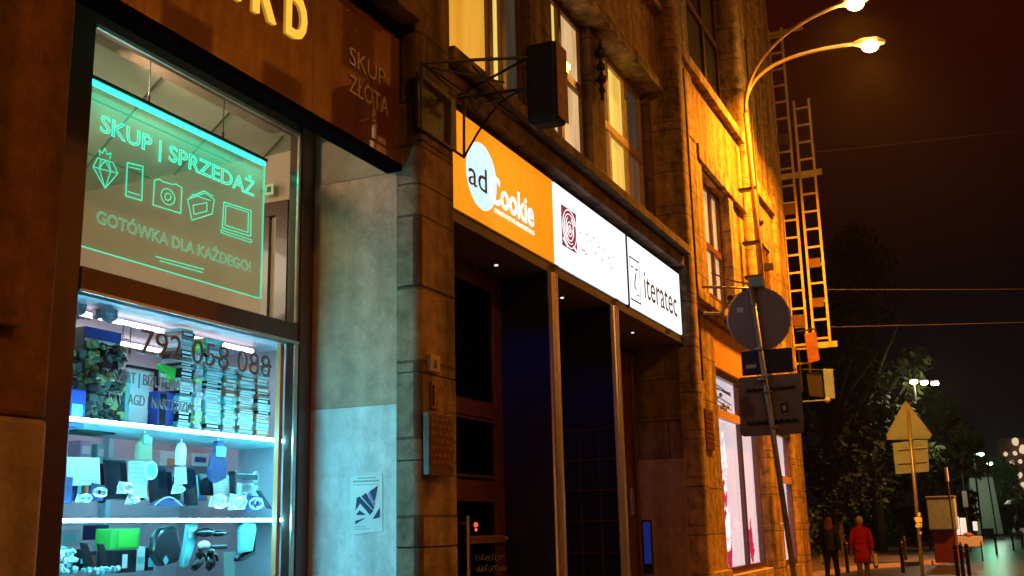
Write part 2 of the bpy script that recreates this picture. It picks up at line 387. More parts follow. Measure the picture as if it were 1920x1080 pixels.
# wooden glazed door of the first bay
dr = MB()
DY = 3.40
dr.box(5.6, 7.405, DY, DY+.06, 3.38, 3.51).box(5.6, 7.405, DY, DY+.06, 2.40, 2.52).box(5.6, 7.405, DY, DY+.06, 1.80, 1.95).box(5.6, 7.405, DY, DY+.06, .1, .4)
dr.box(7.26, 7.405, DY+.001, DY+.061, .401, 3.379).box(6.5, 6.6, DY+.001, DY+.061, .401, 3.379).box(5.6, 5.7, DY+.001, DY+.061, .401, 3.379)
dr.box(6.602, 7.258, DY-.015, DY-.001, 1.965, 1.985).box(6.602, 7.258, DY-.015, DY-.001, 2.37, 2.39)
door = P('door', dr, 'frame_red', .006)
P('glass', box(5.7, 7.26, DY+.025, DY+.033, .4, 3.38), 'glass_dark', parent=door)
P('handle', MB().tube([(6.66, DY-.06, 1.25), (6.66, DY-.06, 1.7)], .014).tube([(6.66, DY-.06, 1.3), (6.66, DY, 1.3)], .01).tube([(6.66, DY-.06, 1.65), (6.66, DY, 1.65)], .01), 'alu', parent=door)
mb = MB()
for i in range(9):
    z_ = .35+i*.26; mb.box(8.852, 8.8595, 3.02, 3.5, z_, z_+.012)
for y_ in (3.16, 3.34): mb.box(8.8525, 8.859, y_, y_+.008, .35, 2.43)
P('letterbox_grid', mb, 'frame_red')
mb = MB(); rg = random.Random(12)
for i in range(16): mb.box(*(lambda a, z_: (a, a+rg.uniform(.03, .2), 3.56, 3.57, z_, z_+rg.uniform(.05, .5)))(rg.uniform(5.8, 7.0), rg.uniform(.5, 3.0)))
P('lobby_fitting', mb, mat('dim_green_lobby', (.10, .13, .08), .6))  # random green blocks imitate the dark green reflections in the door glass
# third bay: brown door leaf, reveal stones
d3 = MB().box(9.0, 10.95, 3.50, 3.56, .1, 3.40)
d3.box(9.02, 10.9, 3.485, 3.499, 2.62, 2.70).box(10.86, 10.94, 3.47, 3.4995, .1, 3.40).box(9.02, 10.85, 3.485, 3.499, 1.50, 1.56)
door3 = P('door', d3, 'frame_red', .006, label='plain reddish brown entrance door beside the blue light')
P('handle', box(10.55, 10.66, 3.44, 3.484, 1.72, 1.98), 'alu', .01, parent=door3)
rv = MB()
zr = [2.30, 2.75, 3.2, 3.515]
for i in range(3): rv.box(11.2, 11.6, 3.06, 3.9, zr[i]+.003, zr[i+1]-.003)
P('reveal', rv, 'stone')
P('reveal', box(11.198, 11.6, 3.06, 3.9, .1, 2.298), 'beige_paint')
# pilaster at the end of the portal
pc = MB(); z = .1
while z < 11:
    h = .5; round_pier(11.25, 11.595, 2.88, 3.3, z+.004, z+h-.004, .12, mb=pc); z += h
P('pilaster', pc, 'stone_amber')
P('pilaster_core', box(11.28, 11.57, 2.93, 3.28, .1, 11), 'seam')
# upper storey over the portal
UY = 3.30
P('upper_wall', MB().box(5.59, 6.0, 3.1, 3.6, 4.603, 11).box(7.74, 8.22, 3.22, 3.6, 4.662, 6.42).box(9.22, 9.60, 3.22, 3.6, 4.662, 6.42).box(11.12, 11.248, 3.22, 3.6, 4.662, 6.42), 'stone')
P('spandrel', MB().box(6.003, 11.248, 3.12, 3.6, 6.55, 7.42), 'spandrel')
P('lintel', MB().box(6.003, 11.248, 3.04, 3.6, 6.423, 6.547).box(6.003, 11.248, 3.0, 3.6, 7.423, 7.52), 'stone_amber', .01)
P('sill', MB().box(6.003, 11.248, 2.99, 3.3, 4.603, 4.66), 'stone', .01)
P('pilaster_base', box(7.80, 8.16, 3.17, 3.218, 4.662, 4.95), 'stone_amber', .01)
P('pilaster_base', box(9.27, 9.55, 3.17, 3.218, 4.662, 4.95), 'stone_amber', .01)
P('ornament', MB().ball((9.4, 3.17, 6.2), .06).ball((9.4, 3.17, 6.05), .045).ball((9.4, 3.17, 5.92), .05).ball((9.4, 3.17, 5.80), .035).tube([(9.4, 3.17, 5.7), (9.4, 3.17, 6.3)], .02), 'blackm')
def window(x0, x1, z0, z1, y, mull, trans, mats, fr='winframe', fw_=.06, rail2=None, label=None):
    """frame bars in front of lit curtains; mull/trans positions; mats[row][col]"""
    f = MB(); d = .04
    f.box(x0, x1, y, y+d, z0, z0+fw_).box(x0, x1, y, y+d, z1-fw_, z1)
    f.box(x0, x0+fw_, y, y+d, z0+fw_, z1-fw_).box(x1-fw_, x1, y, y+d, z0+fw_, z1-fw_)
    for mx in mull: f.box(mx-.04, mx+.04, y-.005, y+d-.002, z0+fw_, z1-fw_)
    for tz in trans: f.box(x0+fw_, x1-fw_, y-.012, y+d-.004, tz-.045, tz+.045)
    if rail2: f.box(x0+fw_, x1-fw_, y, y+d-.003, rail2-.02, rail2+.02)
    wn = P('window', MB().box(x0-.001, x1+.001, y+d+.03, y+d+.05, z0, z1), 'dark_room')
    if label: wn['label'] = label
    f.build('frame', fr, wn, bevel=.006)
    box(x0+fw_, x1-fw_, y+.02, y+.026, z0+fw_, z1-fw_).build('pane', 'glass', wn)
    xs = [x0]+list(mull)+[x1]; zz = [z0]+list(trans)+[z1]
    for r_, row in enumerate(mats):
        for c_, mm in enumerate(row):
            box(xs[c_]+.002, xs[c_+1]-.002, y+.045+.001*c_, y+.049+.001*c_, zz[r_]+.002, zz[r_+1]-.002).build('curtain', mm, wn)
    return wn
window(6.01, 7.74, 4.662, 6.42, UY, [7.10, 7.34], [], [['cur_amber', 'cur_yellow', 'cur_grey']])
window(8.23, 9.22, 4.66, 6.42, UY, [8.62], [5.72], [['cur_cream', 'cur_cream'], ['cur_yellow', 'cur_cream']], rail2=4.95)
window(9.61, 11.12, 4.66, 6.42, UY, [9.95, 10.55], [5.62], [['cur_cream', 'cur_yellow', 'cur_dim'], ['cur_cream', 'cur_yellow', 'cur_grey']], fr='winframe_light', rail2=4.98)
window(6.01, 8.8, 7.55, 9.4, UY, [7.3, 8.0], [8.8], [['dark_room']*3]*2)
window(9.2, 11.1, 7.55, 9.4, UY, [9.8, 10.5], [8.8], [['dark_room']*3]*2)
# amber bay right of the pilaster
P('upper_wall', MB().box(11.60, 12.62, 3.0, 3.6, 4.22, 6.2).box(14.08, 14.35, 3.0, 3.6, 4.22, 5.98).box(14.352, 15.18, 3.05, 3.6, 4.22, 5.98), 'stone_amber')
P('spandrel', MB().box(12.35, 15.18, 3.02, 3.6, 6.24, 7.10), 'spandrel')
P('frame_band', MB().box(12.45, 15.18, 2.97, 3.3, 6.02, 6.2355).box(11.60, 12.347, 2.985, 3.6, 6.2, 7.1).box(11.60, 15.18, 2.93, 3.6, 7.103, 7.25), 'stone_amber', .012)
P('lintel', box(12.621, 15.18, 3.04, 3.6, 5.983, 6.018), 'stone_amber')
P('cornice', MB().box(11.60, 15.18, 2.88, 3.3, 4.10, 4.217).box(11.60, 15.18, 2.95, 3.3, 4.0, 4.098), 'stone_amber', .01)
P('fascia', box(12.1, 15.18, 3.01, 3.3, 3.47, 3.997), 'fascia_render')
window(12.63, 14.078, 4.23, 5.98, 3.14, [13.6], [5.12], [['cur_cream', 'cur_cream'], ['cur_cream', 'cur_cream']], rail2=4.48)
window(12.35, 15.0, 7.26, 9.6, 3.2, [13.1, 14.1], [8.6], [['dark_room']*3]*2, fr='frame_red')
P('upper_wall', MB().box(11.60, 12.349, 3.0, 3.6, 7.253, 11).box(12.35, 15.18, 3.05, 3.6, 9.6, 11), 'stone_amber')
P('pier', MB().box(11.60, 12.66, 2.999, 3.6, 1.10, 3.995), 'stone_amber')
P('plinth', MB().box(11.60, 12.69, 2.95, 3.6, .1, 1.098).box(12.692, 15.19, 2.97, 3.6, .1, 1.02), 'beige_paint', .01)
# shop window with pink graphics
def shopwin(x0, x1, z0, z1, y, mull, trans, gfx):
    f = MB(); a = .07
    f.box(x0, x1, y, y+.07, z0, z0+a).box(x0, x1, y, y+.07, z1-a, z1).box(x0, x0+a, y, y+.07, z0+a, z1-a).box(x1-a, x1, y, y+.07, z0+a, z1-a)
    for mx in mull: f.box(mx-.035, mx+.035, y+.002, y+.065, z0+a, z1-a)
    wn = P('shop_window', MB().box(x0, x1, y+.075, y+.09, z0, z0+.03), 'frame_red')
    f.build('frame', 'frame_red', wn, bevel=.008)
    for tz in trans: box(x0+a, x1-a, y-.01, y+.06, tz-.05, tz+.05).build('transom', 'winframe_light', wn)
    box(x0+a, x1-a, y+.03, y+.036, z0+a, z1-a).build('pane', 'glass', wn)
    box(x0+.01, x1+.35, y+.10, y+.13, z0+.01, z1-.01).build('backdrop', 'pink', wn)
    if gfx:
        def blob(cx, cz, s, mname, n, yy):
            mb = MB()
            for i in range(n):
                a_ = random.uniform(0, 6.28); rr = s*random.random()**.6; px_, pz_ = cx+rr*math.cos(a_)*.45, cz+rr*math.sin(a_)
                t_ = random.uniform(0, 3.14); l_ = random.uniform(.04, .13); w_ = l_*.4
                c, s_ = math.cos(t_), math.sin(t_)
                mb.xz([(px_+l_*c, pz_+l_*s_), (px_-w_*s_, pz_+w_*c), (px_-l_*c*.6, pz_-l_*s_*.8), (px_+w_*s_, pz_-w_*c)], yy, yy+.004)
            return mb.build('graphic', mname, wn)
        blob(13.2, 2.35, .35, 'whitegfx', 28, y+.040); blob(13.15, 1.95, .26, 'pinkred', 60, y+.046)
        blob(13.25, 1.6, .3, 'whitegfx', 60, y+.052); blob(13.3, 1.25, .22, 'pinkred', 40, y+.058)
        blob(13.05, 1.25, .25, 'greygfx', 34, y+.064); blob(14.5, 1.35, .25, 'pinkred', 30, y+.046)
        mb = MB()
        for i in range(9): mb.tube([(12.8, y+.08, 3.0+.05*i), (14.0, y+.08, 2.98+.05*i+random.uniform(-.1, .1))], .008, 5)
        for i in range(14): mb.ball((random.uniform(12.8, 13.9), y+.08, random.uniform(3.0, 3.25)), .05, .02, .03, n=8)
        mb.build('hanging_wires', 'greygfx', wn)
    return wn
shopwin(12.70, 15.15, 1.03, 3.46, 3.06, [14.15], [2.95 if 0 else 2.93], True)
# pilaster behind the lamp pole, narrow window, corner pier
pd = MB(); z = .1
while z < 11.2:
    round_pier(15.2, 16.0, 2.93, 3.4, z+.004, z+.496, .1, mb=pd); z += .5
P('pilaster', pd, 'stone_amber')
P('pilaster_core', box(15.23, 15.97, 2.99, 3.38, .1, 11), 'seam')
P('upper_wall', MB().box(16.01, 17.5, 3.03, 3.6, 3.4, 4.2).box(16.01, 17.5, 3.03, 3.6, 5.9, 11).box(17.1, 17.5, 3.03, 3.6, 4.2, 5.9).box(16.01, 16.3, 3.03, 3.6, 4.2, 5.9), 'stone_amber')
P('band', MB().box(16.01, 17.49, 2.98, 3.3, 3.0, 3.39).box(16.01, 17.49, 2.96, 3.028, 6.6, 6.8), 'stone_amber', .01)
P('plinth', box(16.01, 17.49, 3.0, 3.5, .1, .98), 'beige_paint')
shopwin(16.05, 17.48, 1.0, 2.98, 3.04, [], [2.25], False)
window(16.31, 17.09, 4.2, 5.9, 3.06, [16.8], [5.2], [['cur_dim', 'cur_dim']]*2)
for _o in []: pass
pe = MB(); z = .1
while z < 12:
    round_pier(17.5, 18.43, 2.97, 4.4, z+.004, z+.496, .12, mb=pe); z += .5
P('corner_pier', pe, 'stone_amber')
P('side_wall', MB().box(17.9, 18.41, 4.41, 14, .1, 12), 'stone_amber')
P('parapet', MB().box(-6, 18.6, 2.6, 3.6, 11.3, 11.7).box(-6, 18.5, 3.1, 14, 11.71, 12.5), 'stone')
# brackets / insulators along the amber pilaster
P('wall_hook', MB().box(16.2, 16.3, 2.85, 3.02, 5.4, 5.5).ball((15.6, 2.88, 6.0), .06).ball((16.2, 2.95, 5.0), .07).ball((15.8, 2.88, 4.55), .06), 'blackm')
P('cable_run', MB().tube([(11.9, 2.97, 3.2), (11.9, 2.97, 5.9), (11.9, 2.97, 7.0)], .014).tube([(15.7, 2.91, 2.0), (15.7, 2.91, 9)], .012), 'blackm')

# ------------------------------------------------------------------ pawn shop window
sw = thing('shop_window', (4.2, 3.62, .75), 'large brown framed shop window with glowing sign above and lit shelves below', 'shop window')
X0, X1 = 3.39, 5.0
fr = MB()
fr.box(2.75, X0, 3.58, 3.66, .75, 3.635).box(5.0, 5.124, 3.56, 3.66, .75, 3.635)
fr.box(X0, 5.0, 3.59, 3.66, 3.50+.42, 3.635) if False else None
sw_f = fr
sw_f.v, sw_f.f = [], []
# the pane reaches above the soffit line as seen, so the head sits behind the soffit
sw_f.box(2.75, X0, 3.58, 3.66, .75, 4.02).box(4.998, 5.124, 3.56, 3.66, .75, 4.02).box(X0, 4.998, 3.59, 3.66, 3.93, 4.02)
sw_f.box(X0, 4.998, 3.57, 3.66, 2.665, 2.775).box(X0, 4.998, 3.58, 3.66, .75, .95)
sw_f.build('frame', 'frame', sw, bevel=.008)
MB().box(X0, 4.996, 3.575, 3.59, 3.905, 3.928).box(4.972, 4.996, 3.572, 3.588, 2.78, 3.904).box(X0, 4.996, 3.56, 3.569, 2.655, 2.672).box(4.965, 4.994, 3.565, 3.579, .95, 2.66).build('glazing_bead', 'alu', sw, bevel=.003)
box(4.93, 4.962, 3.64, 3.67, .95, 2.66).build('inner_frame', mat('orange_brown_inner_frame', (.5, .2, .09), .4), sw)
box(X0+.001, 4.995, 3.612, 3.618, 2.776, 3.929).build('pane', 'glass', sw)
lp = box(X0+.001, 4.995, 3.612, 3.618, .951, 2.664).build('pane', 'glass', sw)
def pane_text(s, p0, p1, cap, mname='silver', bold=0, sub=lp):
    a0, z0 = onY(*p0, 3.606); a1, z1 = onY(*p1, 3.606)
    return lettering(s, a0, a1, (z0+z1)/2, cap, 3.606, mname, lp, depth=.002, bold=bold)
M['vinyl'] = mat('grey_brown_vinyl', (.20, .25, .30), .6)
M['vinyl2'] = mat('dark_grey_vinyl', (.16, .14, .14), .4)
pane_text('792 058 088', (262, 672), (506, 700), .125, 'vinyl', 0)
pane_text('T-SHIRT | BIŻUTERIA', (196, 712), (338, 732), .055, 'vinyl2')
pane_text('RTV  AGD | NARZĘDZIA', (204, 752), (360, 775), .052, 'vinyl2')
a0, z0 = onY(227, 668, 3.606); a1, z1 = onY(246, 612, 3.606)
M['white_vinyl'] = mat('pinkish_white_vinyl', (.7, .6, .6), .5)
MB().box(a0, a1, 3.604, 3.606, z0, z0+.004).box(a0, a1, 3.604, 3.606, z1-.004, z1).box(a0, a0+.005, 3.604, 3.606, z0+.004, z1-.004).box(a1-.005, a1, 3.604, 3.606, z0+.004, z1-.004).box(a0+.01, a1-.01, 3.604, 3.606, z0+.08, z0+.085).box(a0+.012, a0+.03, 3.604, 3.606, z0+.02, z0+.035).box(a0+.04, a0+.058, 3.604, 3.606, z0+.02, z0+.035).build('phone_icon', 'vinyl', lp)

# interior
room = thing('shop_interior', (4.4, 5.5, 0), 'beige shop interior behind the big window with tiled ceiling', 'interior')
box(1.8, 5.5, 7.5, 7.6, .1, 4.2).build('wall', 'wall_in', room)
box(5.5, 5.6, 4.001, 7.6, .1, 4.2).build('wall', 'wall_in', room)
box(1.7, 1.8, 3.71, 7.6, .1, 4.2).build('wall', 'wall_in', room)
box(1.7, 5.6, 3.765, 7.6, 4.06, 4.18).build('ceiling', 'ceil_in', room)
box(1.7, 5.6, 3.71, 7.6, .0, .1).build('floor', 'wall_in', room)
se = MB()
for p, q in (((315, 130), (265, 190)), ((430, 210), (390, 255)), ((530, 255), (490, 300))):
    a = Vector(onG(*p, 4.058)); b = Vector(onG(*q, 4.058)); d = (b-a).normalized(); n2 = Vector((d.y, -d.x))*.006
    b = a+d*2.2
    se.xy([(a+n2)[:], (b+n2)[:], (b-n2)[:], (a-n2)[:]], 4.052, 4.059)
for yy in (4.5, 5.2, 5.9, 6.6): se.box(1.8, 5.49, yy-.004, yy+.004, 4.054, 4.0595)
se.build('ceiling_seam', 'seam', room)
y0, z0 = onX(545, 376, 5.49); y1, z1 = onX(502, 383, 5.49)
MB().box(5.46, 5.499, y0, y1+.02, z0-.09, z0).box(5.46, 5.499, y0, y0+.09, .1, z0-.091).box(5.47, 5.499, y1-.03, y1+.02, .1, z0-.091).build('door_frame', 'frame_red', room)
lamp('room_light', (3.6, 5.6, 3.7), 45, (1, .82, .55), .3, room)
lamp('track_light', (3.7, 3.95, 3.90), 40, (1, .70, .42), .06, room, 'SPOT', 95, (1, -.45, -.30), .5)  # added warm fill for the upper reveal, no lamp fitting there
lamp('room_light', (4.6, 4.7, 3.55), 6, (1, .85, .6), .2, room)
ex = thing('exit_sign', (5.46, 4.2, 3.6), 'small green and white exit pictogram on the wall inside the shop', 'sign')
y0, z0 = onX(515, 344, 5.45); y1, z1 = onX(497, 368, 5.45)
box(5.44, 5.455, y0, y1, z1, z0).build('plate', mat('pale_green_plate', (.55, .75, .5), .5), ex, bevel=.004)
MB().box(5.436, 5.439, y0+.02, y0+.05, z1+.02, z0-.02).tube([(5.436, y0+.07, z1+.03), (5.436, y0+.1, z0-.05), (5.436, y0+.08, z0-.03)], .006, 6).build('pictogram', mat('dark_green_ink', (.02, .2, .06), .5), ex)

# edge-lit acrylic sign
ac = thing('edge_lit_sign', (4.2, 3.74, 2.93), 'clear acrylic sign with glowing green edge, lettering and icons hanging in upper window', 'illuminated sign')
AX0, AX1, AZ0, AZ1, AY = 3.51, 4.86, 2.92, 3.715, 3.74
panel_a = box(AX0, AX1, AY-.004, AY+.004, AZ0, AZ1).build('acrylic_panel', 'acrylic', ac)
box(AX0-.01, AX1+.01, AY-.02, AY+.03, AZ1+.022, AZ1+.04).build('top_rail', 'blackm', ac, bevel=.003)
box(AX0, AX1, AY-.01, AY+.01, AZ1, AZ1+.02).build('led_strip', 'ledgreen', ac)
MB().box(AX1, AX1+.006, AY-.004, AY+.004, AZ0, AZ1).box(AX0, AX1, AY-.004, AY+.004, AZ0-.005, AZ0-.0005).build('lit_edge', 'engrave', ac)
area('led_wash', ((AX0+AX1)/2, AY-.045, AZ1+.01), (R(-9), 0, 0), AX1-AX0, .015, 3.2, (.0, 1, .55), ac, 120)
area('led_wash', ((AX0+AX1)/2, AY+.045, AZ1+.01), (R(9), 0, 0), AX1-AX0, .015, 3.2, (.0, 1, .55), ac, 120)
for px_ in (278, 420):
    a, zz = onY(px_, 200, AY); MB().tube([(a, AY, AZ1+.04), (a, AY, 4.055)], .003, 5).tube([(a, AY, AZ1+.04), (a, AY, AZ1+.08)], .007, 6).build('hanging_wire', 'blackm', ac)
def ac_text(s, p0, p1, cap, mname):
    a0, z0 = onY(*p0, AY-.006); a1, z1 = onY(*p1, AY-.006)
    return lettering(s, a0, a1, (z0+z1)/2, cap, AY-.007, mname, panel_a, outline=.0024, depth=1)
M['engrave_top'] = glow('bright_green_engraving', (.05, .95, .62), 1.3)
ac_text('SKUP | SPRZEDAŻ', (187, 250), (476, 364), .088, 'engrave_top')
ac_text('GOTÓWKA DLA KAŻDEGO!', (180, 420), (470, 508), .062, 'engrave_low')
ic = MB()
def pl(pts, r=.0026, closed=False):
    q = [onY(x_, y_, AY-.006) for x_, y_ in pts]
    if closed: q = q+[q[0]]
    for i in range(len(q)-1): ic.tube([(q[i][0], AY-.006, q[i][1]), (q[i+1][0], AY-.006, q[i+1][1])], r, 5)
pl([(175, 313), (183, 296), (212, 305), (221, 325), (197, 353)], closed=True); pl([(175, 313), (221, 325)]); pl([(190, 299), (186, 316), (197, 353)]); pl([(204, 303), (208, 321), (197, 353)]); pl([(186, 316), (197, 301), (208, 321)])
pl([(187, 292), (186, 281), (192, 288), (197, 278), (201, 290), (208, 287), (206, 298)])
pl([(239, 305), (268, 312), (266, 376), (236, 367)], closed=True, r=.0035); pl([(242, 313), (264, 318)]); pl([(240, 359), (262, 366)])
pl([(290, 338), (300, 336), (306, 341), (324, 346), (330, 345), (341, 352), (339, 400), (287, 384)], closed=True, r=.003)
cc = [(315+13*math.cos(t/12*6.283), 369+15*math.sin(t/12*6.283)+.3*13*math.cos(t/12*6.283)) for t in range(12)]; pl(cc, closed=True); cc = [(315+6*math.cos(t/8*6.283), 369+7*math.sin(t/8*6.283)) for t in range(8)]; pl(cc, closed=True)
pl([(352, 374), (385, 362), (402, 374), (398, 401), (360, 413)], closed=True); pl([(356, 370), (383, 358), (400, 368)]); pl([(360, 364), (382, 372), (395, 376)]); pl([(362, 385), (388, 380), (388, 396), (364, 402)], closed=True)
pl([(420, 379), (471, 395), (470, 443), (417, 427)], closed=True, r=.003); pl([(424, 385), (466, 398), (465, 436), (422, 422)], closed=True); pl([(414, 431), (472, 450), (471, 455), (415, 436)], closed=True)
pl([(292, 481), (382, 505)]); pl([(300, 489), (380, 511)])
ic.build('engraved_icons', 'engrave', panel_a)

# display cabinet
cb = thing('display_cabinet', (4.3, 4.1, .1), 'white display cabinet with cyan lit glass shelves behind the shop window', 'display cabinet')
CX0, CX1, CY0, CY1 = 3.3, 5.42, 3.72, 4.75
box(CX0, CX1, CY1, CY1+.03, .1, 2.72).build('back_panel', 'white', cb)
box(CX0-.03, CX0, CY0, CY1, .1, 2.72).build('side_panel', 'white', cb)
box(CX1, CX1+.03, CY0, CY1, .1, 2.72).build('side_panel', 'white', cb)
box(CX0-.03, CX1+.03, CY0, CY1+.03, 2.721, 2.76).build('top_panel', 'white', cb)
for i, (z, xe) in enumerate(((2.135, CX1), (1.69, CX1), (1.30, 4.35))):
    s_ = box(CX0+.002, xe-.002, 3.77, 4.3, z-.012, z).build('shelf', 'shelf', cb)
    if i < 2:
        box(CX0+.002, xe-.002, 3.748, 3.768, z-.014, z+.002).build('led_strip', 'led', s_)
for xx in (3.72, 4.75):
    box(xx, xx+.035, 4.70, 4.748, .1, 2.7).build('shelf_standard', mat('cyan_grey_upright', (.25, .55, .65), .4), cb)
MB().tube([(3.5, 4.5, 2.69), (5.2, 4.5, 2.69)], .013, 8).tube([(3.5, 4.05, 2.69), (5.2, 4.05, 2.69)], .013, 8).build('fluorescent_tube', 'lamp_white', cb)
box(3.4, 4.3, 4.25, 4.4, 2.60, 2.66).build('cable_tray', mat('grey_tray', (.22, .20, .22), .6), cb)
mb = MB()
for i in range(26): mb.ball((random.uniform(3.45, 4.0), random.uniform(3.9, 4.2), 2.70), random.uniform(.015, .05), n=7, jitter=.3)
mb.build('cable_bundle', mat('grey_cables', (.2, .2, .24), .6), cb)
area('cabinet_light', (4.35, 4.3, 2.68), (0, 0, 0), 1.7, .25, 7, (.9, .88, 1), cb)
area('cabinet_light', (4.35, 4.0, 1.665), (0, 0, 0), 1.7, .2, 5.5, (.18, .8, 1), cb)
area('cabinet_light', (4.35, 4.0, 2.11), (0, 0, 0), 1.7, .2, 3.5, (.35, .85, 1), cb)

# ---- goods
def cm(name, c, rough=.5, **k):
    if name not in M: M[name] = mat(name, c, rough, **k)
    return name
cm('g_black', (.010, .011, .016), .25); cm('g_white', (.50, .50, .52)); cm('g_paper', (.42, .47, .50), .8, noise=.08, nscale=30)
cm('g_blue', (.015, .035, .25)); cm('g_green', (.02, .30, .03)); cm('g_olive', (.10, .12, .04), .8, noise=.6, nscale=30); cm('g_dark', (.03, .035, .03), .7, noise=.5, nscale=30)
cm('g_navy', (.02, .03, .12), .7, noise=.3, nscale=30); cm('g_orange', (.6, .13, .05)); cm('g_grey', (.28, .30, .32)); cm('g_teal', (.10, .35, .38)); cm('g_lime', (.35, .6, .05))
cm('g_silver', (.6, .6, .62), .3, metal=.7); cm('g_skirt', (.14, .16, .10), .8); cm('g_brown', (.30, .12, .06))
def item(name, label, cat, px0, py0, px1, py1, y, parts, group=None):
    """rect in photo -> real rectangle on plane y; parts(ctx) builds"""
    xa, za = onY((px0+px1)/2, py1, y); xb, _ = onY(px0, (py0+py1)/2, y); xc, _ = onY(px1, (py0+py1)/2, y); _, zt = onY((px0+px1)/2, py0, y)
    o = thing(name, ((xb+xc)/2, y, za), label, cat, group)
    parts(o, xb, xc, za, zt, y); return o
def boxed(body, lab=None, labm='g_white', d=.12, bands=()):
    def f(o, x0, x1, z0, z1, y):
        box(x0, x1, y, y+d, z0, z1).build('carton', body, o, bevel=.003)
        if lab:
            a, b, c, e_ = lab; box(x0+(x1-x0)*a, x0+(x1-x0)*b, y-.003, y-.0005, z0+(z1-z0)*c, z0+(z1-z0)*e_).build('label_panel', labm, o)
        for (c, e_, mm) in bands: box(x0+.002, x1-.002, y-.005, y-.0035, z0+(z1-z0)*c, z0+(z1-z0)*e_).build('printed_band', mm, o)
    return f
S1, S2, S3 = 2.137, 1.692, 1.302
# top shelf, left: boxed figures, bags of dark goods
item('product_box', 'blue topped display box filled with dark leafy clutter, leftmost on the top shelf', 'box', 152, 617, 222, 812, 4.05, boxed('g_dark', None, d=.15, bands=((.9, 1.0, 'g_blue'), (.86, .89, 'g_white'))))
def clutter(n, mats, s=.035):
    def f(o, x0, x1, z0, z1, y):
        for k_, mm in enumerate(mats):
            mb = MB()
            for i in range(n): mb.ball((random.uniform(x0, x1), y+random.uniform(0, .05), random.uniform(z0+.02, z1)), random.uniform(.4, 1)*s, n=7, jitter=.35)
            mb.build(['wrapping', 'foliage', 'fabric', 'trim'][k_], mm, o)
    return f
item('camouflage_bundle', 'dark green camouflage bundle of plastic leaves standing on the left of the top shelf', 'bundle', 128, 655, 158, 795, 3.9, clutter(46, ('g_olive', 'g_dark')))
item('camouflage_bundle', 'large dark mottled green bundle hanging in front of the blue topped box', 'bundle', 170, 648, 232, 790, 3.86, clutter(80, ('g_dark', 'g_olive', 'g_black'), .032))
item('bottle_box', 'bright blue carton at the far left end of the top shelf', 'box', 128, 730, 160, 800, 3.82, boxed('g_blue', (.2, .8, .2, .6), 'g_teal', d=.08))
item('framed_display', 'tall pale grey box inside a black frame in the middle of the top shelf', 'box', 235, 688, 293, 800, 4.0, lambda o, x0, x1, z0, z1, y: (MB().box(x0, x1, y-.01, y+.01, z1-.015, z1).box(x1-.015, x1, y-.01, y+.01, z0, z1-.016).build('frame', 'g_black', o), box(x0+.01, x1-.04, y+.012, y+.1, z0, z1-.02).build('carton', 'g_white', o, bevel=.003), box(x0, x0+.03, y+.0, y+.011, z0, z1-.05).build('side_card', 'g_teal', o)))
item('product_box', 'deep blue carton with a bright green flap next to the black framed display', 'box', 296, 735, 328, 808, 3.95, boxed('g_blue', (.1, .45, .05, .95), 'g_black', d=.1))
item('green_pouch', 'bright green pouch with white tag above the deep blue carton', 'pouch', 298, 683, 332, 715, 3.93, lambda o, x0, x1, z0, z1, y: (MB().xz([(x0, z1-.01), (x0+.02, z1), (x1, z1-.01), (x1-.01, z0+.02), (x1-.03, z0), (x0+.05, z0+.03)], y, y+.03).build('pouch_body', 'g_green', o, bevel=.006), box(x0+.01, x0+.05, y-.006, y-.001, z0+.015, z0+.035).build('tag', 'g_white', o)))
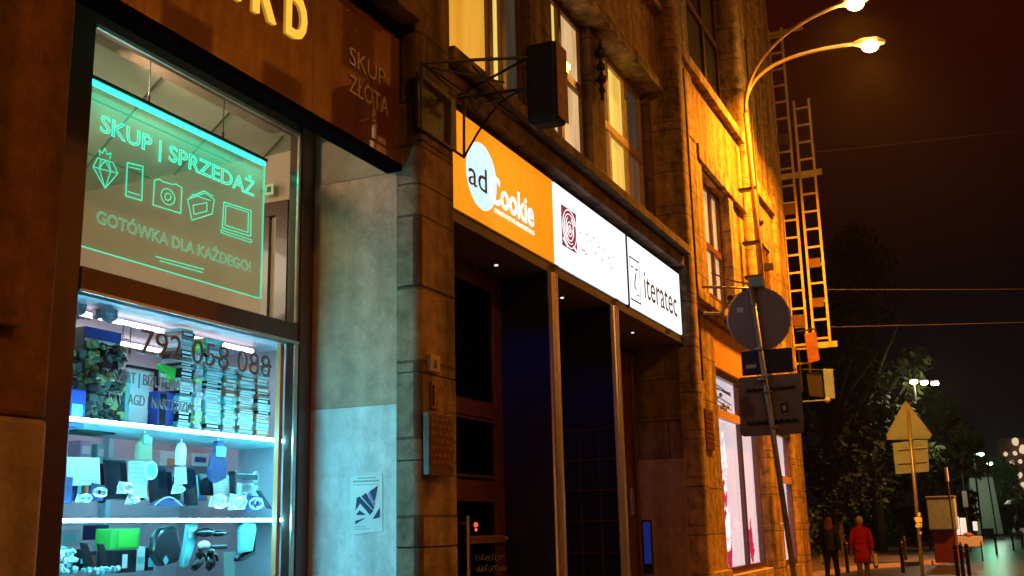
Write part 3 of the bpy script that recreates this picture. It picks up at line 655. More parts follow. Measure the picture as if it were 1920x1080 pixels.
# stacks of disc cases; each case is a thing
cols = [(340, 366, 618, 812, ['g_grey', 'g_white', 'g_teal', 'g_black']), (370, 384, 640, 815, ['g_lime', 'g_grey', 'g_white']), (388, 420, 640, 822, ['g_grey', 'g_teal', 'g_white', 'g_black']),
        (422, 446, 690, 826, ['g_grey', 'g_brown', 'g_white', 'g_teal']), (449, 478, 700, 828, ['g_white', 'g_grey', 'g_brown']), (482, 508, 684, 832, ['g_brown', 'g_orange', 'g_grey', 'g_black'])]
desc = ['stack next to the green pouch', 'narrow stack with the lime green cases', 'wide grey and teal stack', 'fourth stack from the left', 'pale fifth stack from the left', 'reddish brown stack at the right end']
cmn = {'g_grey': 'grey', 'g_white': 'white', 'g_teal': 'teal', 'g_black': 'black', 'g_lime': 'lime green', 'g_brown': 'brown', 'g_orange': 'orange'}
cmesh = {}
for ci, (p0, p1, t_, b_, ms) in enumerate(cols):
    y = 3.92; xa, zt = onY(p0, t_, y); xb, _ = onY(p1, t_, y); zt = onY((p0+p1)/2, t_, y)[1]; wd = xb-xa; n = int((zt-S1)/.019); z = S1
    hs = 0
    for i in range(n*2):
        if z > zt: break
        mm = random.choice(ms); key = (ci, mm)
        if key not in cmesh:
            mb = box(-wd/2+.002, wd/2-.002, 0, .13, 0, .0138); me = mb.build('disc_case', mm, None).data; bpy.data.objects.remove(bpy.data.objects[-1] if 0 else [o for o in col.objects if o.data == me][0])
            me.materials.clear(); me.materials.append(M[mm]); lm = MB().box(-wd/2+.012, wd/2-.014-random.uniform(0, .03), -.0012, -.0002, .003, .011)
            l_ = lm.build('spine_label', 'g_white' if mm != 'g_white' else 'g_grey', None); ld = l_.data; bpy.data.objects.remove(l_)
            cmesh[key] = (me, ld)
        me, ld = cmesh[key]; th = random.choice((.012, .0138, .016, .024))
        o = bpy.data.objects.new('disc_case', me); col.objects.link(o)
        o.location = ((xa+xb)/2+random.uniform(-.006, .006), y+random.uniform(-.006, .006), z)
        pos = 'at the bottom of' if i == 0 else ('on top of' if z > zt-.02 else 'inside')
        tag(o, '%s disc case %s the %s' % (cmn[mm], pos, desc[ci]), 'disc case', 'disc cases in the %s' % desc[ci])
        l2 = bpy.data.objects.new('spine_label', ld); col.objects.link(l2); l2.parent = o
        o.scale = (random.uniform(.9, 1.0), 1, th/.0138); z += th+.0006
# middle shelf
def tablet(tilt=.04, face='g_black', cam_=False):
    def f(o, x0, x1, z0, z1, y):
        def fn(a, b, t): return (a, y+t+(b-z0)*tilt*4, b)
        r_ = .012
        poly = [(x0+r_, z0), (x1-r_, z0), (x1, z0+r_), (x1, z1-r_), (x1-r_, z1), (x0+r_, z1), (x0, z1-r_), (x0, z0+r_)]
        MB().prism(poly, fn, 0, .011).build('body', face, o, bevel=.002)
        MB().prism([(x0+.006, z0+.012), (x1-.006, z0+.012), (x1-.006, z1-.012), (x0+.006, z1-.012)], fn, -.002, -.0005).build('screen', cm('g_screen', (.006, .01, .02), .08), o)
    return f
def sheet(o, x0, x1, z0, z1, y):
    def fn(a, b, t): return (a, y+t+(b-z0)*.1, b)
    MB().prism([(x0, z0), (x1, z0+.01), (x1-.004, z1), (x0+.004, z1-.006)], fn, 0, .002).build('sheet', 'g_paper', o)
    mb = MB()
    for i in range(7):
        zz = z1-.02-(z1-z0-.03)*i/7; e_ = x1-.012-random.uniform(0, .03)
        mb.prism([(x0+.012, zz), (e_, zz), (e_, zz+.003), (x0+.012, zz+.003)], fn, -.001, -.0003)
    mb.build('printed_lines', 'g_grey', o)
for (a, t_, b, bt, y, lab) in ((112, 862, 142, 920, 3.98, 'black tablet hidden behind a paper at the left end of the middle shelf'), (186, 868, 202, 940, 3.99, 'black narrow phone right behind the first price sheet'), (202, 858, 244, 934, 3.95, 'big black tablet standing alone between two white sheets'), (285, 872, 318, 942, 3.98, 'black tablet right of the round badge'), (350, 876, 374, 946, 3.93, 'slim black tablet in the middle of the shelf beside a white strip'), (377, 888, 402, 925, 4.0, 'black tablet behind the hanging navy pouch'), (318, 880, 328, 940, 4.0, 'thin black device behind a hanging tag')):
    item('tablet', lab, 'tablet', a, t_, b, bt+4, y, tablet(), 'devices on the middle shelf')
for (a, t_, b, bt, y, lab) in ((126, 856, 190, 912, 3.92, 'white printed price sheet on the left of the middle shelf'), (243, 862, 278, 936, 3.93, 'tall white sheet beside the big black tablet'), (328, 874, 352, 910, 3.94, 'small white sheet under the hanging bottle tag'), (402, 890, 446, 936, 3.93, 'bluish white printed sheet under the navy pouch'), (455, 905, 478, 926, 3.95, 'little white card under the watch arm')):
    item('price_sheet', lab, 'price sheet', a, t_, b, bt, y, sheet, 'price sheets on the middle shelf')
def badge(o, x0, x1, z0, z1, y):
    c = ((x0+x1)/2, (z0+z1)/2); r_ = (z1-z0)/2
    MB().tube([(c[0], y-.003, c[1]), (c[0], y+.006, c[1])], r_, 20).build('disc', 'g_paper', o); MB().tube([(c[0], y-.006, c[1]), (c[0], y-.0035, c[1])], r_*.7, 20).build('emblem', 'g_teal', o)
item('round_badge', 'round badge leaning on the tall white sheet', 'badge', 272, 864, 293, 900, 3.90, badge)
item('phone_carton', 'green edged small carton at the left end of the middle shelf', 'box', 108, 894, 136, 944, 3.88, boxed('g_navy', (0, .18, 0, 1), 'g_green', d=.06))
item('product_box', 'orange and white box on the back of the middle shelf', 'box', 300, 846, 345, 874, 4.5, boxed('g_white', (.3, .9, .05, .5), 'g_orange', d=.1))
def gadget(o, x0, x1, z0, z1, y):
    MB().box(x0, x0+.02, y, y+.05, z0, z1).build('stand', 'g_black', o, bevel=.004)
    MB().box(x0+.02, x1-.015, y+.005, y+.05, z1-.045, z1-.012).build('arm', 'g_black', o, bevel=.004)
    MB().tube([(x1-.02+.022*math.cos(t/10*6.28), y+.02, z1-.028+.03*math.sin(t/10*6.28)) for t in range(11)], .006, 6).build('dial', 'g_silver', o)
item('watch_stand', 'black arm shaped stand with a round watch near the right end of the shelf', 'stand', 440, 884, 488, 940, 3.90, gadget)
item('leaning_phone', 'dark phone leaning to the right at the far end of the middle shelf', 'phone', 482, 920, 512, 954, 3.93, lambda o, x0, x1, z0, z1, y: MB().xz([(x0, z1), (x0+.03, z1), (x1, z0), (x1-.04, z0)], y, y+.012).build('body', 'g_black', o, bevel=.002))
junkrows = [(150, 176, 925, 942, 'crumpled silver watch strap on the left of the middle shelf'), (176, 206, 905, 940, 'white folded leaflet leaning beside the first sheet'), (228, 256, 902, 926, 'white crumpled packet in front of the big tablet'), (244, 268, 928, 945, 'coiled blue cable in front of the tall white sheet'), (330, 352, 908, 926, 'white folded card below the small sheet'), (400, 432, 930, 950, 'small bluish bracelet in front of the bluish sheet'), (436, 470, 925, 956, 'tangle of jewellery chains under the watch arm'), (470, 500, 928, 960, 'silver coiled bracelet at the right of the shelf')]
for (a, b, t_, bt, lab) in junkrows:
    def jf(o, x0, x1, z0, z1, y, s=a):
        mb = MB(); c = ((x0+x1)/2, (z0+z1)/2)
        for i in range(4):
            r_ = (x1-x0)*random.uniform(.2, .45); ph = random.uniform(0, 6)
            mb.tube([(c[0]+r_*math.cos(t/9*5.5+ph), y+random.uniform(-.004, .004)+.01*i, c[1]+r_*.6*math.sin(t/9*5.5+ph)) for t in range(10)], .004, 5)
        mb.build('coil', ['g_silver', 'g_black', 'g_white', 'g_teal'][s % 4], o)
        MB().xz([(x0, z0), (x1-.01, z0+.005), (x1, z1-.01), (x0+.015, z1)], y+.03, y+.034).build('card', ['g_paper', 'g_white', 'g_navy'][s % 3], o)
    item('small_merchandise', lab, 'merchandise', a, t_, b, bt, 3.86, jf, 'small merchandise on the middle shelf')
item('necklace_stand', 'low dark curved necklace stand in the middle of the shelf', 'stand', 290, 932, 342, 948, 3.88, lambda o, x0, x1, z0, z1, y: (MB().tube([(x0+(x1-x0)*t/10, y, z0+(z1-z0)*math.sin(math.pi*t/10)) for t in range(11)], .004, 6).build('chain', 'g_silver', o), MB().xz([(x0+(x1-x0)*t/10, z0+(z1-z0)*.85*math.sin(math.pi*t/10)) for t in range(11)], y+.01, y+.04).build('bust', 'g_navy', o)))
for (a, t_, b, bt, yy, lab, bm_, lm_) in ((340, 600, 366, 640, 4.5, 'white carton high at the back behind the first disc stack', 'g_white', 'g_grey'), (118, 596, 150, 640, 4.5, 'grey carton at the far back left under the cabinet ceiling', 'g_grey', 'g_white'),
        (150, 826, 172, 862, 4.5, 'lilac carton at the back left of the middle shelf', 'g_violet', 'g_white'), (182, 832, 196, 866, 4.5, 'teal carton at the back of the middle shelf beside the upright', 'g_teal', 'g_white'), (360, 850, 392, 874, 4.5, 'white carton at the back behind the navy pouch', 'g_white', 'g_navy'), (440, 838, 520, 880, 4.6, 'wide sand coloured carton at the back right of the middle shelf', 'g_sand', 'g_white'),
        (108, 992, 150, 1024, 4.5, 'grey carton at the back left of the bottom shelf', 'g_grey', 'g_teal'), (186, 984, 204, 1012, 4.5, 'navy carton at the back of the bottom shelf', 'g_navy', 'g_paper')):
    cm('g_violet', (.35, .28, .42)); cm('g_sand', (.45, .42, .30)); item('product_box', lab, 'box', a, t_, b, bt, yy, boxed(bm_, (.15, .8, .3, .7), lm_, d=.12))
rg = random.Random(21)
cats = [('phone_case', 'small dark phone case', 'phone case', 'g_black'), ('game_box', 'small upright game box', 'game box', 'g_navy'), ('cable_packet', 'small teal cable packet', 'packet', 'g_teal'), ('game_box', 'upright brown game box', 'game box', 'g_brown'), ('game_box', 'upright white game box', 'game box', 'g_white')]
for row, (pxa, pxb, pyb, hh, yy, nm_) in enumerate(((112, 500, 938, 44, 4.14, 'middle shelf'), (150, 290, 1070, 40, 4.14, 'bottom shelf'), (232, 330, 806, 60, 4.2, 'top shelf'))):
    x_ = pxa; i = 0
    while x_ < pxb:
        wd = rg.uniform(7, 17); h_ = hh*rg.uniform(.6, 1.15); nme, la, ct, mt_ = rg.choice(cats)
        side = 'left part' if x_ < pxa+(pxb-pxa)/3 else ('middle' if x_ < pxa+2*(pxb-pxa)/3 else 'right part')
        item(nme, '%s in the back row on the %s of the %s' % (la, side, nm_), ct, x_, pyb-h_, x_+wd, pyb, yy, boxed(mt_, (.1, .85, rg.uniform(.1, .4), rg.uniform(.55, .9)), rg.choice(['g_grey', 'g_paper', 'g_orange', 'g_teal', 'g_navy']), d=.05), '%s in the back row, %s of the %s' % (la, side, nm_))
        x_ += wd+rg.uniform(1, 9); i += 1
# hanging goods
def hang(body, tagm, shape):
    def f(o, x0, x1, z0, z1, y):
        w_ = x1-x0; h_ = z1-z0
        MB().xz([(x0+a*w_, z0+b*h_) for a, b in shape], y, y+.035).build('body', body, o, bevel=.008)
        if tagm: box(x0+w_*.25, x0+w_*.8, y-.006, y-.001, z0+h_*.62, z0+h_*.86).build('price_tag', tagm, o)
        MB().tube([(x0+w_*.5, y+.017, z1-.005), (x0+w_*.5, y+.017, z1+.02)], .003, 5).build('hook', 'g_silver', o)
    return f
item('hanging_pouch', 'navy blue pouch with a pale tag hanging under the top shelf', 'pouch', 396, 826, 428, 906, 3.84, hang('g_navy', 'g_teal', [(0, .3), (.12, .1), (.4, 0), (.95, .12), (1, .45), (.8, .7), (.7, 1), (.35, 1), (.3, .7)]))
item('hanging_glove', 'pale cyan and olive glove hanging under the top shelf', 'glove', 262, 812, 288, 864, 3.84, hang('g_skirt', 'g_teal', [(0, 0), (1, 0), (.95, .6), (.75, .7), (.7, 1), (.3, 1), (.25, .7), (.02, .6)]))
item('hanging_tag', 'pale lilac card tag hanging in the middle of the top shelf edge', 'tag', 337, 830, 351, 872, 3.84, hang('g_paper', None, [(0, 0), (1, 0), (.95, .75), (.7, 1), (.3, 1), (.05, .75)]))
item('hanging_mask', 'black pear shaped case with a pale diamond label hanging under the middle shelf', 'case', 290, 986, 342, 1062, 3.84, lambda o, x0, x1, z0, z1, y: (MB().xz([(x0, z0+.07), (x0+.03, z0+.03), (x0+.06, z0), (x1-.015, z0+.02), (x1, z0+.08), (x1-.03, z1-.03), (x1-.06, z1), (x0+.05, z1-.01), (x0+.015, z1-.05)], y, y+.05).build('body', 'g_black', o, bevel=.015), MB().xz([(x0+.06, z0+.03), (x0+.08, z0+.005), (x0+.1, z0+.03), (x0+.08, z0+.055)], y-.004, y-.001).build('label_panel', 'g_teal', o)))
def goggles(o, x0, x1, z0, z1, y):
    w_ = x1-x0; h_ = z1-z0
    MB().ball((x0+w_*.35, y+.02, z1-h_*.12), w_*.28, .03, h_*.11).ball((x0+w_*.75, y+.02, z1-h_*.15), w_*.24, .03, h_*.08).build('lens', 'g_black', o, smooth=True)
    box(x0+w_*.45, x1-w_*.05, y, y+.03, z1-h_*.52, z1-h_*.42).build('bar', 'g_black', o, bevel=.006)
    MB().ball((x0+w_*.2, y-.01, z1-h_*.42), w_*.17, .02, h_*.11).build('patch', 'g_paper', o, smooth=True)
    for gx_, gz_, tl in ((x0+w_*.5, z0+h_*.38, 0), (x0+w_*.18, z0+h_*.40, -.25)):
        gm = MB(); gm.ball((gx_, y+.01, gz_), .030, .016, .034, n=12)
        for q_, ln_ in ((-.022, .045), (-.008, .055), (.007, .052), (.021, .040)):
            gm.tube([(gx_+q_, y+.01, gz_-.015), (gx_+q_*1.2+tl*.05, y+.008, gz_-.03-ln_*.5), (gx_+q_*1.2+tl*.12, y+.014, gz_-.03-ln_)], [.0085, .008, .006], 7)
        gm.tube([(gx_+.022, y+.008, gz_+.005), (gx_+.042, y+.004, gz_-.02), (gx_+.046, y+.004, gz_-.04)], [.009, .008, .006], 7)
        gm.build('glove', 'g_black', o, smooth=True)
item('work_gloves', 'black gloves and goggles bundle with a white patch hanging under the middle shelf', 'gloves', 366, 988, 430, 1070, 3.84, goggles)
item('hanging_sock', 'turquoise and black glove hanging near the right side under the middle shelf', 'glove', 448, 978, 482, 1052, 3.84, lambda o, x0, x1, z0, z1, y: (MB().xz([(x0+.02, z0+.04), (x1-.03, z0+.05), (x1-.005, z1-.05), (x1-.01, z1-.01), (x0+.05, z1), (x0+.015, z1-.03)], y, y+.03).build('body', 'g_teal', o, bevel=.008), MB().xz([(x0, z0), (x0+.05, z0), (x1-.01, z0+.03), (x1, z1-.05), (x1-.015, z1-.05), (x1-.02, z0+.055), (x0+.02, z0+.035), (x0, z0+.02)], y+.002, y+.034).build('trim', 'g_black', o, bevel=.006)))
item('hanging_strap', 'translucent teal strap hanging between black case and gloves', 'strap', 345, 975, 372, 1064, 3.9, hang('g_teal', 'g_paper', [(0, 0), (.4, 0), (1, .7), (.9, 1), (.4, 1), (.2, .5)]))
# bottom shelf
for (a, t_, b, bt, lab) in ((150, 1016, 176, 1072, 'black phone leaning on the bottom shelf, nearest the left end'), (182, 1018, 206, 1074, 'second black phone on the bottom shelf, under the green box')):
    item('leaning_phone', lab, 'phone', a, t_, b, bt, 3.92, lambda o, x0, x1, z0, z1, y: MB().xz([(x0, z1), (x0+(x1-x0)*.5, z1-.005), (x1+.02, z0), (x0+(x1-x0)*.5, z0)], y, y+.012).build('body', 'g_black', o, bevel=.003), 'leaning phones on the bottom shelf')
item('green_box', 'bright green cube box on the bottom shelf behind the phones', 'box', 207, 991, 262, 1030, 4.0, boxed('g_green', (.25, .9, .1, .9), cm('g_green2', (.04, .42, .03)), d=.1))
item('black_carton', 'black carton with white picture under the green cube', 'box', 210, 1031, 256, 1074, 3.97, boxed('g_black', (.4, .6, .2, .8), 'g_white', d=.1))
item('crumpled_wrapping', 'heap of pale blue crumpled packets on the left of the bottom shelf', 'packets', 104, 1032, 146, 1082, 3.88, clutter(26, ('g_teal', 'g_paper', 'g_white'), .022))
item('crumpled_wrapping', 'small white watch boxes in front of the leaning phones', 'packets', 170, 1066, 224, 1082, 3.84, clutter(16, ('g_paper', 'g_teal'), .015))
item('white_board', 'tall white card board standing right of the bottom shelf', 'board', 424, 1034, 470, 1120, 4.3, lambda o, x0, x1, z0, z1, y: MB().xz([(x0, z0), (x1+.1, z0), (x1, z1), (x0-.03, z1)], y, y+.01).build('board', cm('g_boardgrey', (.42, .48, .44), .8), o))

# ------------------------------------------------------------------ fascia panel with letters
fp = thing('shop_fascia', (4, 2.98, 3.66), 'glossy brown fascia panel with big yellow letters above the shop window', 'fascia sign')
pn = box(-1.5, 5.105, 2.97, 3.055, 3.67, 4.46).build('panel', 'panel', fp, bevel=.004)
MB().box(-1.5, 5.11, 2.955, 3.056, 3.63, 3.668).box(-1.5, 5.112, 2.94, 3.056, 4.462, 4.50).build('trim', 'beamdark', fp)
MB().box(4.235, 4.238, 2.968, 2.9695, 3.675, 4.455).box(1.2, 1.203, 2.968, 2.9695, 3.675, 4.455).build('panel_joint', 'alu', fp)
for ch_, a0_, a1_ in (('L', 2.44, 2.57), ('O', 2.66, 2.85), ('M', 2.91, 3.12), ('B', 3.20, 3.36), ('A', 3.44, 3.64), ('R', 3.735, 3.905), ('D', 3.995, 4.16)):
    lettering(ch_, a0_, a1_, 4.015, .25, 2.962, 'gold', fp, depth=.006, bold=.018)
lettering('SKUP', 4.56, 4.93, 4.075, .11, 2.964, 'silver', fp, depth=.003)
lettering('ZŁOTA', 4.56, 4.97, 3.915, .11, 2.964, 'silver', fp, depth=.003)
mb = MB()
for i in range(16): mb.ball((random.uniform(4.15, 5.0), 2.969, random.uniform(4.05, 4.4)), .004, n=6)
mb.build('paint_specks', 'silver', fp)

# ------------------------------------------------------------------ lightbox signs
lb = thing('orange_lightbox', (6.7, 2.98, 3.58), 'orange lit sign box with white round blob and white lettering', 'lightbox sign')
box(5.59, 7.525, 3.0, 3.045, 3.60, 4.30).build('case', 'grime', lb)
box(5.60, 7.515, 2.985, 2.9995, 3.615, 4.285).build('face', 'orange_light', lb)
mb = MB(); mb.xz([(6.23+.235*math.cos(t/28*6.283), 3.935+.235*math.sin(t/28*6.283)) for t in range(28)], 2.982, 2.9845); mb.build('disc', 'white_disc', lb)
lettering('ad', 6.02, 6.30, 3.83, .18, 2.979, 'grey_text', lb, depth=.001)
lettering('Cookie', 6.345, 7.11, 3.80, .205, 2.979, 'white_text', lb, depth=.001, bold=.02)
lettering('INNOVATIVE MARKETING', 6.42, 7.11, 3.735, .032, 2.979, 'white_text', lb, depth=.001, bold=.015)
wb = thing('white_lightbox', (8.4, 2.98, 3.58), 'white lit sign box with maroon rose emblem, middle of the row', 'lightbox sign')
box(7.535, 9.345, 3.0, 3.045, 3.60, 4.30).build('case', 'grime', wb)
box(7.545, 9.330, 2.985, 2.9995, 3.615, 4.285).build('face', 'white_light', wb)
ro = box(7.69, 8.02, 2.981, 2.9845, 3.80, 4.14).build('emblem', 'maroon', wb)
mb = MB(); c = (7.855, 3.97)
for k_, (rx, rz, a0_, a1_) in enumerate(((.155, .16, 0, 6.28), (.12, .125, .4, 5.2), (.085, .10, 2, 7.4), (.055, .06, 1, 6.4), (.022, .03, 0, 6.28))):
    pts = [(c[0]+rx*math.cos(a0_+(a1_-a0_)*t/16), 2.978, c[1]+rz*math.sin(a0_+(a1_-a0_)*t/16)) for t in range(17)]
    mb.tube(pts, .0042, 4)
mb.tube([(7.70, 2.978, 3.86), (7.80, 2.978, 3.81)], .008, 4).tube([(7.93, 2.978, 3.84), (8.0, 2.978, 3.81)], .008, 4).build('rose', 'white_ink', wb)
mb = MB(); rr = random.Random(3)
for (a, z, l_) in ((8.10, 4.0, .02), (8.10, 3.97, .012), (8.13, 3.86, .05), (8.2, 3.84, .05), (8.25, 4.02, .03), (8.34, 3.98, .02), (8.42, 4.03, .03), (8.46, 3.9, .02), (8.55, 3.98, .03), (8.62, 3.88, .03), (8.7, 3.99, .02), (8.8, 3.94, .03), (8.86, 3.86, .04), (8.95, 3.97, .02)):
    mb.box(a, a+l_*1.4, 2.983, 2.9845, z, z+.012).box(a, a+.010, 2.9832, 2.9842, z, z+rr.uniform(.03, .07))
mb.build('faded_print', 'pale_print', wb)
ib = thing('white_lightbox', (10.2, 2.98, 3.58), 'white lit sign box with dark square logo and letters, right end of the row', 'lightbox sign')
box(9.355, 11.19, 3.0, 3.045, 3.60, 4.30).build('case', 'grime', ib)
box(9.372, 11.18, 2.985, 2.9995, 3.615, 4.285).build('face', 'white_light', ib)
M['thin_print'] = mat('dark_print', (.03, .03, .03), .6)
mb = MB(); mb.box(9.42, 9.73, 2.982, 2.9845, 4.09, 4.105).box(9.42, 9.73, 2.982, 2.9845, 3.68, 3.695).box(9.42, 9.427, 2.982, 2.9845, 3.695, 4.09).box(9.722, 9.73, 2.982, 2.9845, 3.695, 4.09)
mb.box(9.47, 9.52, 2.982, 2.9845, 4.0, 4.02).box(9.60, 9.67, 2.982, 2.9845, 4.0, 4.02).tube([(9.61, 2.983, 3.97), (9.56, 2.983, 3.88), (9.55, 2.983, 3.82), (9.60, 2.983, 3.81)], .007, 4).box(9.62, 9.68, 2.982, 2.9845, 3.75, 3.765)
mb.build('logo', 'thin_print', ib)
box(9.334, 9.368, 2.978, 2.9995, 3.60, 4.30).build('divider', 'g_black' if 'g_black' in M else 'grime', ib)
lettering('iteratec', 9.86, 11.02, 3.78, .30, 2.982, 'thin_print', ib, depth=.001, bold=0)
# tiny fixings under the boxes
for i, (nm, lbx, xs) in enumerate((('', lb, (7.45,)), ('', wb, (8.9,)), ('', ib, (10.6,)))):
    for x_ in xs: box(x_, x_+.12, 2.97, 2.984, 3.586, 3.599).build('fixing', 'alu', lbx)

# ------------------------------------------------------------------ projecting box sign on iron bracket
ps = thing('projecting_sign', (5.35, 2.85, 4.0), 'dark projecting box sign on a scrolled black iron bracket fixed to the stone pilaster', 'projecting sign')
ps1 = box(5.60, 5.76, 2.17, 2.38, 3.98, 4.50).build('sign_box', 'box_black', ps, bevel=.03)
box(5.597, 5.763, 2.165, 2.172, 4.0, 4.48).build('side_strip', mat('mottled_side', (.18, .05, .02), .6, noise=.7, nscale=40), ps)
mb = MB()
def pY(px, py, y): a, z = onY(px, py, y); return (a, y, z)
fy = 2.80
c1, c2, c3, c4 = pY(790, 117, fy), pY(790, 240, fy), pY(870, 295, fy), pY(870, 185, fy)
mb.tube([c1, c2], .009, 6).tube([c2, c3], .009, 6).tube([c3, c4], .009, 6).tube([c4, c1], .009, 6)
mb.build('mount_frame', 'blackm', ps)
box(c1[0]+.01, 5.56, 2.83, 2.845, c2[2]+.02, c1[2]-.04).build('mount_plate', mat('dark_mottled_plate', (.012, .006, .004), .5, noise=.7, nscale=30, bump=.4), ps)
tipT = (5.62, 2.36, 4.42); tipB = (5.62, 2.36, 4.22)
def arc(a, b, sag, n=10): 
    a, b = Vector(a), Vector(b); return [a.lerp(b, t/n)+Vector((0, 0, -sag*math.sin(math.pi*t/n))) for t in range(n+1)]
mb = MB(); mb.tube([c1, tipT], .011, 6).tube([pY(858, 180, fy), tipT], .009, 6).tube([pY(860, 185, fy), tipB], .011, 6)
mb.tube(arc(c3, tipB, -.10), .008, 6).tube([pY(800, 125, fy), (5.56, 2.5, 4.26)], .007, 6).tube([c1, (5.5, 2.62, 4.12)], .008, 6)
mb.tube([(5.45, 2.66, 4.36), (5.66, 2.52, 4.16)], .008, 6).tube([(5.52, 2.58, 4.14), (5.66, 2.46, 4.04)], .008, 6)
mb.build('iron_arm', 'blackm', ps)
mb = MB()
for cx_, cz_, r_ in ((c4[0]-.02, c4[2]-.02, .035), (c4[0]+.02, c4[2]-.06, .05)):
    mb.tube([(cx_+r_*(1-t/22)*math.cos(t/14*6.28), fy-.03-.004*t, cz_+r_*(1-t/22)*math.sin(t/14*6.28)) for t in range(18)], .006, 5)
mb.tube(arc((5.5, 2.72, 4.36), (5.6, 2.5, 4.36), .05), .006, 5).tube(arc((5.55, 2.7, 4.18), (5.64, 2.42, 4.24), .05), .006, 5)
mb.build('scroll', 'blackm', ps)

for i, (x_, y_) in enumerate(((6.9, 3.2), (8.2, 3.2), (10.1, 3.2))):
    dl = thing('downlight', (x_, y_, 3.52), ('leftmost', 'middle', 'rightmost')[i]+' small bluish downlight under the soffit below the lightbox signs', 'downlight')
    MB().tube([(x_, y_, 3.49), (x_, y_, 3.519)], .024, 12).build('housing', 'alu', dl); MB().tube([(x_, y_, 3.484), (x_, y_, 3.4895)], .014, 12).build('lens', 'white_light', dl)
    lamp('downlight_beam', (x_, y_, 3.47), 6, (.10, .18, 1), .03, dl, 'SPOT', 120, (0, 0, -1), .8)
# intercom, switch and plaques on the pilaster
def wallthing(name, label, cat, px0, py0, px1, py1, y, builder):
    xa, za = onY(px0, py0, y); xb, _ = onY(px1, py0, y); _, zb = onY(px0, py1, y)
    o = thing(name, ((xa+xb)/2, y, zb), label, cat); builder(o, xa, xb, zb, za, y); return o
wallthing('junction_box', 'small pale square box with dark mark on the pilaster', 'junction box', 808, 663, 826, 695, 2.82, lambda o, a, b, c, d, y: (box(a, b, y, y+.029, c, d).build('cover', cm('bx', (.45, .36, .26), .6), o, bevel=.006), MB().xz([(a+.03, c+.02), (a+.07, c+.02), (a+.06, c+.07), (a+.04, c+.06)], y-.002, y-.0005).build('mark', 'g_black', o)))
wallthing('junction_box', 'narrow brown cover below the pale square box on the pilaster', 'junction box', 810, 715, 822, 766, 2.83, lambda o, a, b, c, d, y: (box(a, b, y, y+.019, c, d).build('cover', cm('bx2', (.25, .12, .05), .6), o, bevel=.004), MB().tube([(a+.01, y-.004, c+.02), (a+.01, y-.004, d-.02)], .004, 5).build('cable', 'g_black', o)))
def plaque(o, a, b, c, d, y):
    box(a, b, y+.001, y+.039, c, d).build('plate', cm('plq', (.10, .035, .015), .35, noise=.5, nscale=25), o, bevel=.004)
    mb = MB(); r_ = random.Random(5)
    for i in range(7):
        zz = d-.04-(d-c-.06)*i/7; x_ = a+.02
        while x_ < b-.04:
            l_ = r_.uniform(.015, .05); mb.box(x_, min(x_+l_, b-.015), y-.003, y, zz, zz+.018); x_ += l_+.012
    mb.build('raised_ornament', cm('plq2', (.22, .08, .03), .4), o)
wallthing('wall_plaque', 'dark reddish brown plaque with raised worn pattern on the pilaster', 'plaque', 805, 772, 850, 890, 2.80, plaque)
wallthing('wall_plaque', 'dark narrow carved plaque on the amber stone by the pink shop window', 'plaque', 1322, 765, 1336, 840, 2.97, plaque)
# poster on the reveal wall
po = thing('poster', (5.12, 3.2, 1.6), 'white paper poster with diagonal dark stripes glued on the white wall', 'poster')
ya, yb, zb_, zt_ = 3.295, 3.085, 1.605, 1.915
MB().yz([(ya, zb_-.01), (yb, zb_+.005), (yb+.004, zt_), (ya-.004, zt_-.01)], 5.123, 5.126).build('sheet', cm('poster_paper', (.74, .8, .8), .7, noise=.05), po)
def py_(u, v): return (ya+(yb-ya)*u, zb_+(zt_-zb_)*v)
for nm, m_, polys in (('dark_stripe', 'g_navy', [[(.18, .38), (.22, .6), (.3, .62), (.72, .36), (.62, .30), (.32, .5)], [(.36, .62), (.5, .68), (.75, .42), (.72, .38)], [(.60, .70), (.86, .80), (.80, .62), (.76, .52)], [(.7, .22), (.92, .42), (.92, .25)], [(.18, .2), (.5, .25), (.18, .14)], [(.2, .3), (.5, .3), (.3, .38)]]), ('violet_stripe', cm('violet', (.32, .2, .4)), [[(.55, .67), (.62, .70), (.78, .48), (.74, .44)]])):
    mb = MB()
    for pp in polys: mb.yz([py_(u, v) for u, v in pp], 5.1205, 5.1225)
    mb.build(nm, m_, po)
mb = MB(); rr = random.Random(2)
for row, (v_, h_, u0, u1_) in enumerate(((.93, .022, .25, .8), (.87, .03, .1, .9), (.82, .012, .1, .85), (.09, .012, .15, .5), (.05, .012, .15, .6))):
    u = u0
    while u < u1_:
        l_ = rr.uniform(.03, .07); a_, b_ = py_(u, v_), py_(min(u+l_, u1_), v_+h_)
        mb.box(5.121, 5.1225, min(a_[0], b_[0]), max(a_[0], b_[0]), a_[1], b_[1]); u += l_+.02
mb.build('small_print', 'g_grey', po)
# sign plate on the door glass, red reflection
dp = thing('door_plate', (7.0, 3.38, 1.6), 'brass framed name plate across the glass of the wooden door', 'name plate')
a0, zt = onY(880, 1005, 3.37); a1, zb = onY(947, 1021, 3.37); z_l = onY(880, 1020, 3.37)[1]
box(a0, a1, 3.37, 3.385, z_l, zt).build('plate', cm('brassp', (.35, .22, .10), .4, metal=.5), dp, bevel=.004)
box(a0+.02, a1-.02, 3.366, 3.3695, z_l+.012, zt-.012).build('name_strip', cm('brassd', (.16, .08, .05), .5), dp)
MB().ball((a0-.03, 3.375, (z_l+zt)/2), .018).ball((a1+.03, 3.375, (z_l+zt)/2), .018).build('screw_cap', 'brassp', dp)
M['redlamp'] = glow('red_lamp', (1, .12, .06), 5)  # red reflection in the glass, modelled as glowing balls
rl = thing('indicator_lamp', (6.95, 3.36, 1.72), 'small glowing red lamp behind the door glass above the name plate', 'lamp')
